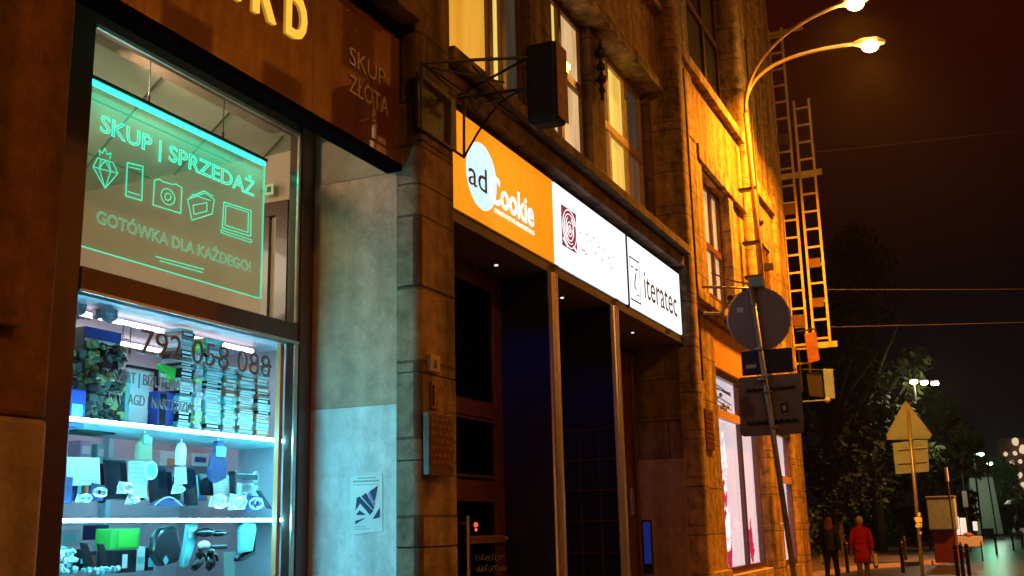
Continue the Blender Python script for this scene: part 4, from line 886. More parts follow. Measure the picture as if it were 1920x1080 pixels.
a0, z0 = onY(892, 984, 3.47); MB().ball((a0, 3.47, z0), .018, n=10).ball((a0+.004, 3.47, z0-.035), .012, n=8).build('bulb', 'redlamp', rl)
MB().tube([(a0-.1, 3.47, z0), (a0, 3.47, z0)], .005, 5).build('bracket', 'alu', rl)
mb = MB(); rr = random.Random(9)
for (py0, n) in ((1046, 9), (1066, 10)):
    for i in range(n):
        a0, z0 = onY(895+i*6, py0+rr.uniform(-2, 2), DY-.004); t0 = rr.uniform(0, 3)
        mb.tube([(a0+.02*math.cos(t0+t/6*5), DY-.004, z0+.02*math.sin(t0+t/6*5)) for t in range(6)], .003, 4)
mb.build('script_vinyl', cm('scriptm', (.30, .30, .27), .5), door)
# blue reflection by the third door, put in as a glowing panel
bl = thing('blue_lit_intercom', (11.0, 3.3, 1.2), 'tall narrow intercom panel with blue lit screen beside the brown door', 'intercom')
ya_, zt = onX(1222, 975, 11.19); yb_, _z = onX(1204, 975, 11.19); zb = onX(1215, 1075, 11.19)[1]
box(11.165, 11.196, ya_, yb_, zb, zt).build('housing', 'blackm', bl, bevel=.01)
box(11.16, 11.1645, ya_+.015, yb_-.015, zb+.1, zt-.02).build('screen', glow('blue_screen', (.04, .08, .7), .16), bl)

# ------------------------------------------------------------------ double-armed sodium street lamp on the facade
lpo = thing('street_lamp', (14.9, 2.83, 4.9), 'wall mounted street lamp with two curved arms and orange lit heads beside the amber facade', 'street lamp')
mb = MB(); mb.tube([(14.95, 2.80, 4.9), (14.92, 2.81, 6.2), (14.86, 2.83, 7.45)], [.04, .04, .035], 10).build('pole', 'lamp_pole', lpo, smooth=True)
LZ = 8.50
def lampxy(px, py, z): a, b = onG(px, py, z); return (a, b, z)
hA = lampxy(1608, 0, 8.75); hB = lampxy(1636, 80, 8.45)
def curve3(P0, P1, P2, P3, n=18):
    P0, P1, P2, P3 = map(Vector, (P0, P1, P2, P3)); return [P0*(1-t)**3+P1*3*t*(1-t)**2+P2*3*t*t*(1-t)+P3*t**3 for t in [i/n for i in range(n+1)]]
for hd, bend in ((hA, 0), (hB, 0)):
    base = Vector((14.86, 2.83, 7.45)); hv = Vector(hd); dr_ = (hv-base); flat = Vector((dr_.x, dr_.y, 0))
    arm = curve3(base, base+Vector((0, 0, .62)), base+flat*.28+Vector((0, 0, dr_.z*.92)), hv-flat.normalized()*.22)
    MB().tube(arm, .028, 8).build('arm', 'lamp_pole', lpo, smooth=True)
    dirn = flat.normalized(); sd = Vector((-dirn.y, dirn.x, 0)); c0 = hv-dirn*.22
    mb = MB(); vs = []; n = 12
    for i, (l_, w_, zt_, zb_) in enumerate(((-.06, .04, .02, -.02), (.05, .09, .05, -.03), (.26, .10, .06, -.03), (.40, .04, .02, -.02))):
        for a_, b_ in ((-1, -1), (1, -1), (1, 1), (-1, 1)): vs.append(c0+dirn*l_+sd*(a_*w_)+Vector((0, 0, zt_ if b_ > 0 else zb_)))
    fs = [(0, 1, 2, 3), (12, 15, 14, 13)]
    for i in range(3):
        for j in range(4): fs.append((i*4+j, i*4+(j+1) % 4, (i+1)*4+(j+1) % 4, (i+1)*4+j))
    hh = mb.add(vs, fs).build('lamp_head', 'lamp_pole', lpo, bevel=.01)
    bc = c0+dirn*.18+Vector((0, 0, -.055))
    MB().ball(tuple(bc), .15, .12, .065, n=16).build('bulb', 'sodium', lpo, smooth=True)
    lamp('sodium_light', tuple(bc+Vector((0, 0, -.08))), 4000, (1, .30, .012), .10, lpo, 'SPOT', 140, (.06, .1, -1), .6)
mb = MB()
for zz in (6.3, 5.5, 5.0): mb.box(14.88, 15.0, 2.77, 3.02, zz, zz+.04)
for q_ in pieces(mb): q_.build('wall_clamp', 'blackm', lpo)
# neighbouring lamps of the same street, outside the picture on the left
for (x_, y_, z_, en) in ((1.0, -5, 8.5, 700),):
    l2 = thing('street_lamp', (x_, -6, 0), 'street lamp on the far side of the road behind the viewer', 'street lamp')
    MB().tube([(x_, -6.5, 0), (x_, -6.5, 8), (x_, -6.2, 8.6), (x_, y_, 8.7)], .06, 8).build('pole', 'lamp_pole', l2)
    box(x_-.14, x_+.14, y_-.1, y_+.45, 8.64, 8.74).build('lamp_head', 'lamp_pole', l2, bevel=.02)
    MB().ball((x_, y_+.2, 8.62), .1, .1, .04).build('bulb', 'sodium', l2)
    lamp('sodium_light', (x_, y_+.2, 8.5), en, (1, .34, .03), .1, l2, 'SPOT', 165, (0, .5, -1), .3)

ob = thing('building_across', (20, -13, 0), 'sodium lit building on the other side of the street behind the viewer', 'building')
box(-12, 60, -14, -13, 0, 26).build('wall', 'stone_amber', ob)
for i in range(16):
    for j in range(6):
        wn_ = box(-10+i*4.3, -8+i*4.3, -12.995, -12.97, 1.2+j*4, 3.6+j*4).build('window', 'cur_cream' if (i*3+j*5) % 7 == 0 else 'dark_room', ob)
for x_ in (6, 22, 38): lamp('sodium_light', (x_, -8, 8.3), 4500, (1, .34, .03), .1, ob, 'SPOT', 150, (0, -1, .5), .4)  # unseen lamps added to uplight the opposite wall for the fascia's reflection
# ------------------------------------------------------------------ vertical sign lattice at the corner
la = thing('sign_lattice', (18.75, 2.4, 4.0), 'tall twin ladder shaped steel lattice on brackets at the building corner', 'lattice')
LX = 18.6
def oX(px, py): y, z = onX(px, py, LX); return (LX, y, z)
def ladder(ytop, ybot, wy, ztop, zbot, n):
    mb = MB(); a0 = (LX, ytop, ztop); a1 = (LX, ybot, zbot); b0 = (LX, ytop+wy, ztop); b1 = (LX, ybot+wy, zbot)
    for p, q in ((a0, a1), (b0, b1)):
        mb.box(LX-.015, LX+.015, min(p[1], q[1])-.02, min(p[1], q[1])+.02, zbot, ztop)
    for i in range(n):
        z = zbot+(ztop-zbot)*(i+.5)/n; mb.box(LX-.012, LX+.012, ytop+.014, ytop+wy-.014, z-.017, z+.017)
    return mb.build('ladder_frame', 'ladder', la)
ladder(2.41, 2.41, .26, 9.0, 4.5, 14)
ladder(2.78, 2.78, .24, 10.45, 4.1, 20)
for z_ in (7.62, 4.55):
    box(LX+.022, LX+.07, 2.30, 3.3, z_-.05, z_+.05).build('bracket', 'ladder', la)
box(LX+.016, LX+.05, 2.4, 3.3, 10.35, 10.41).build('bracket', 'ladder', la)
mb = MB()
for z_ in (6.9, 5.9, 5.2, 8.2, 4.9): mb.box(LX-.03, LX-.022, 2.45, 2.64, z_, z_+.16) if z_ in (5.9, 5.2, 6.6) else mb.box(LX-.03, LX-.022, 2.79, 3.0, z_, z_+.2)
M['remn'] = mat('rusty_remnant', (.09, .035, .015), .6, noise=.4, nscale=20)
for q_ in pieces(mb): q_.build('sign_remnant', 'remn', la)

# signs hanging on the corner, projecting frames and little lamp
cs = thing('projecting_sign', (18.5, 2.5, 3.8), 'tilted small brown framed board hanging at the corner below the lattice', 'projecting sign')
pts = [onX(1508, 626, 18.3), onX(1530, 622, 18.3), onX(1537, 676, 18.3), onX(1516, 682, 18.3)]
MB().yz(pts, 18.28, 18.33).build('board', cm('cornerb', (.22, .08, .04), .5, noise=.3), cs, bevel=.01)
MB().tube([(18.3, 2.9, pts[0][1]+.05), (18.3, pts[1][0], pts[1][1]+.05)], .015, 6).build('arm', 'blackm', cs)
cs = thing('projecting_sign', (18.2, 2.4, 3.4), 'thin metal sign frame with a pale narrow panel on its outer end at the corner', 'projecting sign')
pa = [onX(1492, 700, 18.0), onX(1502, 700, 18.0)]
fr_ = [onX(1488, 655, 18.0), onX(1497, 655, 18.0), onX(1505, 735, 18.0), onX(1488, 732, 18.0)]
MB().tube([(18.0, *fr_[0]), (18.0, *fr_[1]), (18.0, *fr_[2]), (18.0, *fr_[3])], .012, 6).tube([(18.0, *onX(1490, 692, 18.0)), (18.0, *onX(1566, 694, 18.0))], .012, 6).build('frame', 'blackm', cs)
MB().yz([onX(1543, 692, 18.0), onX(1562, 692, 18.0), onX(1566, 748, 18.0), onX(1548, 748, 18.0)], 17.97, 18.02).build('panel', 'sign_back2', cs, bevel=.01)
MB().yz([onX(1512, 698, 18.05), onX(1540, 698, 18.05), onX(1545, 745, 18.05), onX(1518, 742, 18.05)], 18.04, 18.06).build('panel', 'blackm', cs)
cs = thing('ball_ended_rod', (18.0, 2.4, 3.0), 'short rod with a pale ball at its end sticking out below the corner signs', 'rod')
p0, p1 = onX(1505, 753, 18.0), onX(1552, 750, 18.0)
MB().tube([(18.0, 2.85, p0[1]), (18.0, *p1)], .012, 6).build('rod', 'sign_back2', cs); MB().ball((18.0, *p1), .05).build('ball', 'lamp_pole', cs, smooth=True)

# ------------------------------------------------------------------ road signs
def signpole(name, label, base_px, top_px, d, r, m_, parts):
    top = atD(*top_px, d); bot = atD(*base_px, d); dirv = (bot-top); t = (0.12-top.z)/dirv.z; g0 = top+dirv*t
    o = thing(name, g0, label, 'road sign'); MB().tube([g0, top], r, 10).build('pole', m_, o, smooth=True); parts(o, d); return o
def facing(px, py, d): 
    """frame at a point: right vector and up vector facing along the street"""
    return atD(px, py, d)
RV = Vector((math.sin(R(15)), -math.cos(R(15)), 0))
RV = Vector((r1.x, r1.y, 0)).normalized(); NV = Vector((-RV.y, RV.x, 0))   # sign planes face up the street
def plate(pts_px, d, th, name, m_, o, back=0, bevel=0):
    c = [atD(x_, y_, d)+NV*back for x_, y_ in pts_px]; n = len(c)
    mb = MB().add([p for p in c]+[p+NV*th for p in c], [tuple(range(n)), tuple(range(2*n-1, n-1, -1))]+[(i, i+n, (i+1) % n+n, (i+1) % n) for i in range(n)])
    return mb.build(name, m_, o, bevel=bevel)
def parts1(o, d):
    circ = [(1425+58*math.cos(t/32*6.283), 597+58*math.sin(t/32*6.283)) for t in range(32)]
    rd = plate(circ, d, .02, 'round_plate', 'sign_back', o, .04)
    ring = [atD(1425+59*math.cos(t/32*6.283), 597+59*math.sin(t/32*6.283), d)+NV*.045 for t in range(33)]; MB().tube(ring, .008, 6).build('rim', 'galv', rd)
    plate([(1383, 576), (1395, 575), (1395, 584), (1383, 585)], d, .002, 'sticker', 'g_grey', rd, .036)
    rc = plate([(1391, 658), (1487, 650), (1490, 696), (1394, 704)], d, .02, 'rectangular_plate', 'black', o, .04, .004)
    plate([(1400, 684), (1419, 682), (1419, 688), (1400, 690)], d, .002, 'sticker', 'g_grey', rc, .036)
    sq = plate([(1385, 712), (1389, 707), (1498, 698), (1503, 701), (1510, 806), (1506, 812), (1397, 818), (1391, 814)], d, .02, 'square_plate', 'sign_back', o, .04, .004)
    for yy in (731, 793):
        a = atD(1400+(yy-731)*.1, yy+2, d)+NV*.02; b = atD(1492+(yy-731)*.1, yy-6, d)+NV*.02; MB().tube([a, b], .012, 6).build('rear_rail', 'g_black', sq)
    mb = MB()
    for yy in (731, 793):
        for i in range(9):
            p = atD(1404+i*10.5, yy-1-.8*i, d)+NV*.015; mb.ball(tuple(p), .018, .018, .014, n=6)
    mb.build('bolt_row', 'g_black', sq)
    plate([(1390, 745), (1402, 742), (1416, 764), (1418, 780), (1392, 782)], d, .002, 'torn_sticker', cm('stk', (.045, .03, .035), .7), sq, .034)
    plate([(1464, 757), (1477, 753), (1480, 771), (1467, 774)], d, .003, 'sticker', 'g_black', sq, .032); plate([(1468, 760), (1474, 758), (1476, 768), (1470, 770)], d, .002, 'sticker_centre', 'g_grey', sq, .029)
    hb = atD(1419, 531, d); MB().box(hb.x-.07, hb.x+.07, hb.y-.08, hb.y+.08, hb.z-.05, hb.z+.055).build('lamp_housing', cm('bluebox', (.10, .16, .22), .4), o, bevel=.01)
    c = [atD(px_, py_v, d)+NV*-.03 for px_, py_v in ((1421, 655), (1425, 712), (1433, 705), (1437, 735), (1452, 800))]
    for p in c: MB().box(p.x-.035, p.x+.035, p.y-.05, p.y+.03, p.z-.012, p.z+.012).build('clamp', 'galv', o)
signpole('road_sign', 'leaning sign post with round plate above two rectangular plates, seen from behind', (1480, 1020), (1408, 535), 11.8, .03, 'galv', parts1)
def parts2(o, d):
    tr = plate([(1696, 755), (1704, 755), (1748, 812), (1746, 822), (1667, 825), (1663, 816)], d, .02, 'triangular_plate', 'sign_back2', o, .04, .004)
    ring = [atD(x_, y_, d)+NV*.045 for x_, y_ in ((1700, 752), (1750, 817), (1664, 824), (1700, 752))]; MB().tube(ring, .014, 6).build('rim', 'galv', tr)
    plate([(1675, 830), (1741, 824), (1744, 884), (1681, 889)], d, .02, 'rectangular_plate', 'sign_back2', o, .04, .004)
    mb = MB()
    for yy in (842, 868):
        mb.tube([atD(1684, yy+1, d)+NV*.02, atD(1738, yy-3, d)+NV*.02], .01, 5)
    mb.build('rear_rail', 'g_grey', o)
    mb = MB()
    for yy, s_ in ((965, .05), (975, .07), (985, .06), (1000, .04), (1035, .03)):
        p = atD(1703+(yy-822)*.1+3, yy, d); mb.ball(tuple(p), s_, s_, s_*1.1, n=7, jitter=.3)
    for q_ in pieces(mb): q_.build('sticker_wad', 'bag', o)
signpole('road_sign', 'thin sign post with triangular plate over a square plate, seen from behind', (1730, 1078), (1702, 765), 21, .035, 'galv', parts2)

# cables
def cable(label, p, q, sag, r=.012):
    a, b = Vector(p), Vector(q); o = MB().tube([a.lerp(b, t/20)+Vector((0, 0, -sag*math.sin(math.pi*t/20))) for t in range(21)], r, 5).build('overhead_cable', 'wire')
    tag(o, label, 'cable', None)
cable('topmost overhead cable running from the lattice across the street', (18.6, 2.4, onX(1530, 285, 18.6)[1]), (24, -14, 9.6), .25, .009)
cable('middle overhead cable leaving the lattice at half height', (18.6, 2.4, onX(1548, 543, 18.6)[1]), (26, -14, 6.0), .3, .006)
cable('lowest overhead cable leaving the foot of the lattice', (18.6, 2.4, onX(1558, 613, 18.6)[1]), (25, -14, 5.3), .2, .006)
cable('thin cable crossing the amber facade to the sign post lamp', (11.86, 2.78, 4.42), tuple(atD(1419, 533, 11.8)), .03, .01)
# bracket arms on the rounded pilaster
ba = thing('wall_bracket', (11.7, 2.75, 3.9), 'galvanised cable bracket with curved brace fixed on the rounded pilaster corner', 'bracket')
a = (11.55, 2.79, 4.17)
mb = MB(); mb.tube([(11.6, 2.62, 4.20), (11.6, 2.62, 3.85)], .014, 6).tube([(11.45, 2.80, 4.18), (11.6, 2.62, 4.18)], .018, 6).tube([(11.45, 2.80, 3.88), (11.6, 2.62, 3.88)], .018, 6)
mb.tube([(11.6, 2.62, 4.18), (11.9, 2.35, 4.20), tuple(atD(1405, 540, 11.8))], .010, 6).tube(curve3((11.6, 2.62, 3.88), (11.68, 2.6, 4.05), (11.75, 2.5, 4.12), (11.9, 2.36, 4.19)), .010, 6)
mb.build('arm', 'galv', ba); MB().ball((11.68, 2.55, 4.07), .035, n=8).ball((11.85, 2.42, 4.18), .03, n=8).build('insulator', 'g_black', ba)

# ------------------------------------------------------------------ trees
def tree(label, x, y, h, rad, n, leaf, seed, z0=2.2, group='trees in the dark park'):
    rg = random.Random(seed); o = thing('tree', (x, y, 0), label, 'tree', group)
    t = MB(); t.tube([(x, y, 0), (x+.1, y, h*.3), (x-.1, y+.1, h*.6)], [.32, .24, .1], 8)
    for i in range(7):
        a_ = rg.uniform(0, 6.28); z_ = h*rg.uniform(.25, .5); t.tube([(x, y, z_), (x+math.cos(a_)*rad*.4, y+math.sin(a_)*rad*.4, z_+h*.15), (x+math.cos(a_)*rad*.75, y+math.sin(a_)*rad*.75, z_+h*.25)], [.12, .08, .03], 6)
    t.build('trunk', 'bark', o)
    cl = []
    for i in range(46):
        u = rg.random(); zz = z0+(h-z0)*u; rr_ = rad*math.sin(math.pi*min(1, .22+.78*u))**.7*(1 if u < .9 else .7); a_ = rg.uniform(0, 6.28); q = rg.random()**.5
        cl.append((x+rr_*q*math.cos(a_), y+rr_*q*math.sin(a_), zz, rad*rg.uniform(.16, .34)))
    vs = []; fs = []
    for i in range(n):
        c = rg.choice(cl); v = Vector((rg.gauss(0, 1), rg.gauss(0, 1), rg.gauss(0, .8))).normalized()*c[3]*rg.uniform(.6, 1.08)
        p = Vector(c[:3])+v; s_ = rg.uniform(.09, .24); a1_ = Vector((rg.uniform(-1, 1), rg.uniform(-1, 1), rg.uniform(-1, 1))).normalized(); b1_ = a1_.orthogonal().normalized()*s_*.6; a1_ *= s_
        k_ = len(vs); vs += [p-a1_, p-b1_*.9, p+a1_, p+b1_]; fs.append((k_, k_+1, k_+2, k_+3))
    MB().add(vs, fs).build('crown', leaf, o)
def tpos(px, d): p = atD(px, 900, d); return p.x, p.y
tree('tallest dark tree filling the middle of the park beyond the corner', *tpos(1640, 58), 16.5, 3.6, 9000, 'leaf', 1)
tree('dark tree just right of the building corner', *tpos(1560, 50), 13, 3.4, 8000, 'leaf', 2)
tree('dark tree behind the triangular road sign', *tpos(1755, 66), 9.0, 2.9, 7000, 'leaf', 3)
tree('small low tree behind the white kiosk', *tpos(1778, 80), 6.0, 1.7, 4000, 'leaf', 4, 1.5)
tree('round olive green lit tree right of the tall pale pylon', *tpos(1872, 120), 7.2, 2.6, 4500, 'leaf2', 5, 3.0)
hd_ = MB(); rg = random.Random(8); vs = []; fs = []
h0, h1 = Vector(tpos(1500, 44)), Vector(tpos(1790, 95))
for i in range(9000):
    t = rg.random(); b_ = h0.lerp(h1, t); p = Vector((b_.x+rg.gauss(0, .8), b_.y+rg.uniform(0, 3), .1+2.3*rg.random()**.8)); s_ = rg.uniform(.08, .18)
    a1_ = Vector((rg.uniform(-1, 1), rg.uniform(-1, 1), rg.uniform(-1, 1))).normalized(); b1_ = a1_.orthogonal().normalized()*s_*.6; a1_ *= s_
    k_ = len(vs); vs += [p-a1_, p-b1_*.9, p+a1_, p+b1_]; fs.append((k_, k_+1, k_+2, k_+3))
tag(hd_.add(vs, fs).build('shrubbery', 'leaf'), None, None, None, 'stuff')

# ------------------------------------------------------------------ far things
def plamp(label, px, py, d, m_, en, colr, heads=1, group='street lamps far down the road'):
    p = atD(px, py, d); o = thing('street_lamp', (p.x, p.y+.5, 0), label, 'street lamp', group)
    MB().tube([(p.x, p.y+.5, 0), (p.x, p.y+.5, p.z), (p.x, p.y, p.z+.12)], .07, 8).build('pole', 'blackm', o)
    s = d/60
    for k_ in range(heads):
        q = p+RV*(k_-(heads-1)/2)*.55*s+Vector((0, 0, -.05*k_)); MB().box(q.x-.2*s, q.x+.2*s, q.y-.2*s, q.y+.2*s, q.z+.10, q.z+.16).build('lamp_head', 'blackm', o)
        MB().ball(tuple(q), .20*s, .20*s, .10*s, n=10).build('bulb', m_, o, smooth=True)
    lamp('lamp_light', (p.x, p.y, p.z-.25), en, colr, .2, o)
plamp('bright white and yellow street lamp among the park trees', 1733, 716, 56, 'lampwhite', 320, (1, .85, .5), 3)
plamp('greenish street lamp above the pale pylon', 1838, 852, 90, 'lampgreen', 420, (.3, 1, .55), 1)
plamp('smaller greenish street lamp just right of the other one', 1854, 869, 110, 'lampgreen', 300, (.4, 1, .6), 1)
# sodium lamp lighting the square
l3 = thing('street_lamp', (40, -5, 0), 'sodium street lamp beside the square outside the right edge', 'street lamp')
MB().tube([(40, -6.3, 0), (40, -6.3, 8.6), (40, -5.2, 9.0)], .07, 8).build('pole', 'lamp_pole', l3); box(39.85, 40.15, -5.3, -4.7, 8.95, 9.05).build('lamp_head', 'lamp_pole', l3); MB().ball((40, -5, 8.9), .1).build('bulb', 'sodium', l3)
lamp('sodium_light', (40, -5, 8.75), 12000, (1, .33, .06), .1, l3, 'SPOT', 85, (.1, .85, -.9), .5)

def bollard(px, py, top=None, label='', h=.9, r=.055):
    x, y = onG(px, py, .12) if px < 1780 else onG(px, py); z = .12 if px < 1780 else 0
    o = thing('bollard', (x, y, z), label, 'bollard', 'bollards along the square')
    MB().tube([(x, y, z), (x, y, z+h-.12), (x, y, z+h-.06), (x, y, z+h)], [r, r, r*1.25, r*.7], 10).build('post', 'blackm', o, smooth=False)
    MB().tube([(x, y, z+h*.82), (x, y, z+h*.86)], r*1.15, 10).build('collar', 'galv', o)
for px_, py_v, lab in ((1590, 1074, 'dark bollard between the dark haired and the red coated walkers'), (1694, 1074, 'bollard left of the thin sign post, nearest the kerb'), (1699, 1050, 'bollard standing further back left of the thin sign post'), (1770, 1050, 'bollard in front of the white kiosk'), (1760, 1052, 'bollard just left of the one before the kiosk'), (1797, 1083, 'left one of the three bollards close together at the lower right'), (1807, 1081, 'middle one of the three bollards close together at the lower right'), (1818, 1079, 'right one of the three bollards close together at the lower right'), (1869, 1038, 'bollard on the green lit ground'), (1901, 1032, 'bollard right of the green lit ground'), (1918, 1028, 'bollard at the right edge of the picture')):
    bollard(px_, py_v, None, lab)
for i, px_ in enumerate((1876, 1883, 1890, 1897)):
    bollard(px_, 999, None, ['first', 'second', 'third', 'fourth'][i]+' from the left of the four tiny bollards in the distance', 1.3, .12)

# kiosk with pale canopy
p = atD(1771, 990, 42); kx, ky = p.x, p.y
ko = thing('kiosk', (kx, ky, .12), 'small kiosk with pale box top and dark red base', 'kiosk')
MB().box(kx-.5, kx+.5, ky-.45, ky+.5, 1.25, 2.35).build('canopy', cm('kcan', (.30, .38, .42), .8, noise=.2), ko, bevel=.04)
MB().box(kx-.52, kx+.52, ky-.47, ky+.52, 2.351, 2.42).build('roof', cm('kroof', (.25, .22, .18), .8), ko, bevel=.02)
MB().box(kx-.4, kx+.4, ky-.38, ky+.4, .12, 1.249).build('base', cm('kbase', (.16, .02, .015), .7, noise=.3), ko, bevel=.02)
p = atD(1816, 985, 46)
ms = thing('market_stand', (p.x, p.y, 0), 'market stand with white lit goods and pinkish cloth beside the kiosk', 'market stand')
for sx_ in (-1, 1): MB().tube([(p.x+RV.x*.4*sx_, p.y+RV.y*.4*sx_, 0), (p.x+RV.x*.4*sx_, p.y+RV.y*.4*sx_, .75)], .03, 6).build('leg', 'blackm', ms)
cw = p+RV*0
MB().add([tuple(Vector((p.x, p.y, 0))+RV*a_+NV*b_+Vector((0, 0, c_))) for c_ in (.55, .95) for b_ in (0, .7) for a_ in (-.5, .5)], [(0, 1, 3, 2), (4, 6, 7, 5), (0, 4, 5, 1), (2, 3, 7, 6), (0, 2, 6, 4), (1, 5, 7, 3)]).build('cloth', cm('mcloth', (.35, .33, .42), .8), ms, bevel=.03)
for i, (a_, w_, z0_, z1_) in enumerate(((-.35, .22, 1.0, 1.7), (-.08, .22, 1.0, 1.65), (.38, .16, 1.15, 1.5))):
    q = Vector((p.x, p.y, 0))+RV*a_+NV*.3
    box(q.x-w_/2, q.x+w_/2, q.y-w_/2, q.y+w_/2, z0_, z1_).build('lit_box', glow('lit_goods%d' % i, (1, .85, .7), .8), ms, bevel=.02)
MB().ball(tuple(Vector((p.x, p.y, .98))+NV*.2), .25, .2, .12, jitter=.2).build('fruit_heap', 'g_brown', ms)
def fpole(label, b, t, d, m_='galv', r=.03):
    q0, q1 = atD(*b, d), atD(*t, d); q0.z = 0; o = thing('sign_post', q0, label, 'post', 'thin posts by the kiosk')
    MB().tube([q0, q1], r, 8).build('post', m_, o); return o, q1, q0
o, q1, q0 = fpole('tall thin post with a white sleeve at its top in front of the kiosk', (1795, 1045), (1773, 876), 38)
MB().tube([q0.lerp(q1, .86), q1], .055, 8).build('sleeve', 'bag', o)
o, q1, q0 = fpole('post with white box halfway, right of the kiosk', (1815, 985), (1804, 886), 60)
v = q0.lerp(q1, .66); box(v.x-.12, v.x+.12, v.y-.12, v.y+.12, v.z-.4, v.z+.4).build('box', 'bag', o, bevel=.02)
fpole('short dark thin post between the two taller posts', (1797, 985), (1793, 926), 55)
# tall pale pylon
pz = atD(1845, 895, 100)
pyl = thing('advertising_pylon', (pz.x, pz.y, 0), 'tall pale board pylon with a dark seam and dark figures at its foot', 'pylon')
w0 = 1.1
MB().add([tuple(Vector((pz.x, pz.y, 0))+RV*a_+NV*b_+Vector((0, 0, c_))) for c_, s_ in ((0.3, 1.0), (pz.z, 1.0)) for b_ in (0, .5) for a_ in (-w0-.2*(c_ > 1), w0-.35*(c_ > 1))], [(0, 1, 3, 2), (4, 6, 7, 5), (0, 4, 5, 1), (2, 3, 7, 6), (0, 2, 6, 4), (1, 5, 7, 3)]).build('board', cm('pyl', (.45, .45, .36), .7, noise=.1), pyl, bevel=.05)
MB().tube([tuple(Vector((pz.x, pz.y, .3))+RV*.5+NV*-.06), tuple(Vector((pz.x, pz.y, pz.z))+RV*.3+NV*-.06)], .06, 6).build('seam', 'g_black', pyl)
MB().tube([tuple(Vector((pz.x, pz.y, 0))-RV*.2), tuple(Vector((pz.x, pz.y, .8))-RV*.2)], .45, 8).build('foot', 'blackm', pyl)
lamp('lamp_light', tuple(Vector((pz.x, pz.y, 4))-NV*4-RV*1), 120, (.85, 1, .8), .3, pyl)
# far bright building
fb_ = atD(1912, 900, 190)
fb = thing('far_building', (fb_.x, fb_.y, 0), 'far floodlit pale building with ornate bright windows and an arched entrance at the right edge', 'building')
w_ = MB(); fx, fy2 = fb_.x, fb_.y
def fq(a_, z0_, z1_, w0_, off, nm, m_):
    c = Vector((fx, fy2, 0))+RV*a_
    return MB().add([tuple(c+RV*s_*w0_/2+NV*(-off+t_)+Vector((0, 0, zz))) for zz in (z0_, z1_) for t_ in (0, .5) for s_ in (-1, 1)], [(0, 1, 3, 2), (4, 6, 7, 5), (0, 4, 5, 1), (2, 3, 7, 6), (0, 2, 6, 4), (1, 5, 7, 3)]).build(nm, m_, fb)
fq(3.0, 0, 14, 12, 0, 'wall', cm('fbw', (.16, .08, .05), .9, noise=.3, nscale=.4))
M['fbl'] = glow('floodlit_cream_stone', (1, .78, .5), .75)  # floodlighting put into the stone as its own emission
rg = random.Random(4)
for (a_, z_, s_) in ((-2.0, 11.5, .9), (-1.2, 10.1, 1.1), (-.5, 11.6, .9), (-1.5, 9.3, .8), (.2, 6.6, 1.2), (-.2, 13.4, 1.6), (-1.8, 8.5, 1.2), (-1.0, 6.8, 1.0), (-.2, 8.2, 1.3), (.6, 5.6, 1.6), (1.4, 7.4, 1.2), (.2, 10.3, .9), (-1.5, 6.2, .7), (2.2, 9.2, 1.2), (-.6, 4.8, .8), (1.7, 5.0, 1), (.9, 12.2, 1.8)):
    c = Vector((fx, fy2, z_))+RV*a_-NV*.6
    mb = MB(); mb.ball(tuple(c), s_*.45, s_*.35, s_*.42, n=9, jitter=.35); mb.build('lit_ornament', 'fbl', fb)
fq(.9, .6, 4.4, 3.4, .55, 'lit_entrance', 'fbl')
# low olive wall with hedge strip behind pylon
hw = atD(1880, 965, 130)
MB().box(hw.x-.5, hw.x+.5, hw.y-4.5, hw.y+3.0, .6, 3.6).build('low_building', cm('lowb', (.10, .08, .03), .9, noise=.3, nscale=.6))
tag(bpy.data.objects['low_building'], 'low dark olive building behind the tiny bollards', 'building')
# parasol
pp = atD(1904, 945, 95)
pr = thing('parasol', (pp.x, pp.y, 0), 'dark domed parasol standing by the far bright building', 'parasol')
mb = MB(); n = 14; vs = [(pp.x, pp.y, pp.z+.45)]
for rr_, dz in ((.55, .3), (.85, 0), (.8, -.08)):
    vs += [(pp.x+rr_*math.cos(t/n*6.283), pp.y+rr_*math.sin(t/n*6.283), pp.z+dz) for t in range(n)]
fs = [(0, 1+t, 1+(t+1) % n) for t in range(n)]+[(1+r_*n+t, 1+(r_+1)*n+t, 1+(r_+1)*n+(t+1) % n, 1+r_*n+(t+1) % n) for r_ in range(2) for t in range(n)]+[tuple(1+2*n+t for t in range(n))]
mb.add(vs, fs).build('canopy', 'blackm', pr); MB().tube([(pp.x, pp.y, 0), (pp.x, pp.y, pp.z)], .04, 8).build('pole', 'galv', pr)

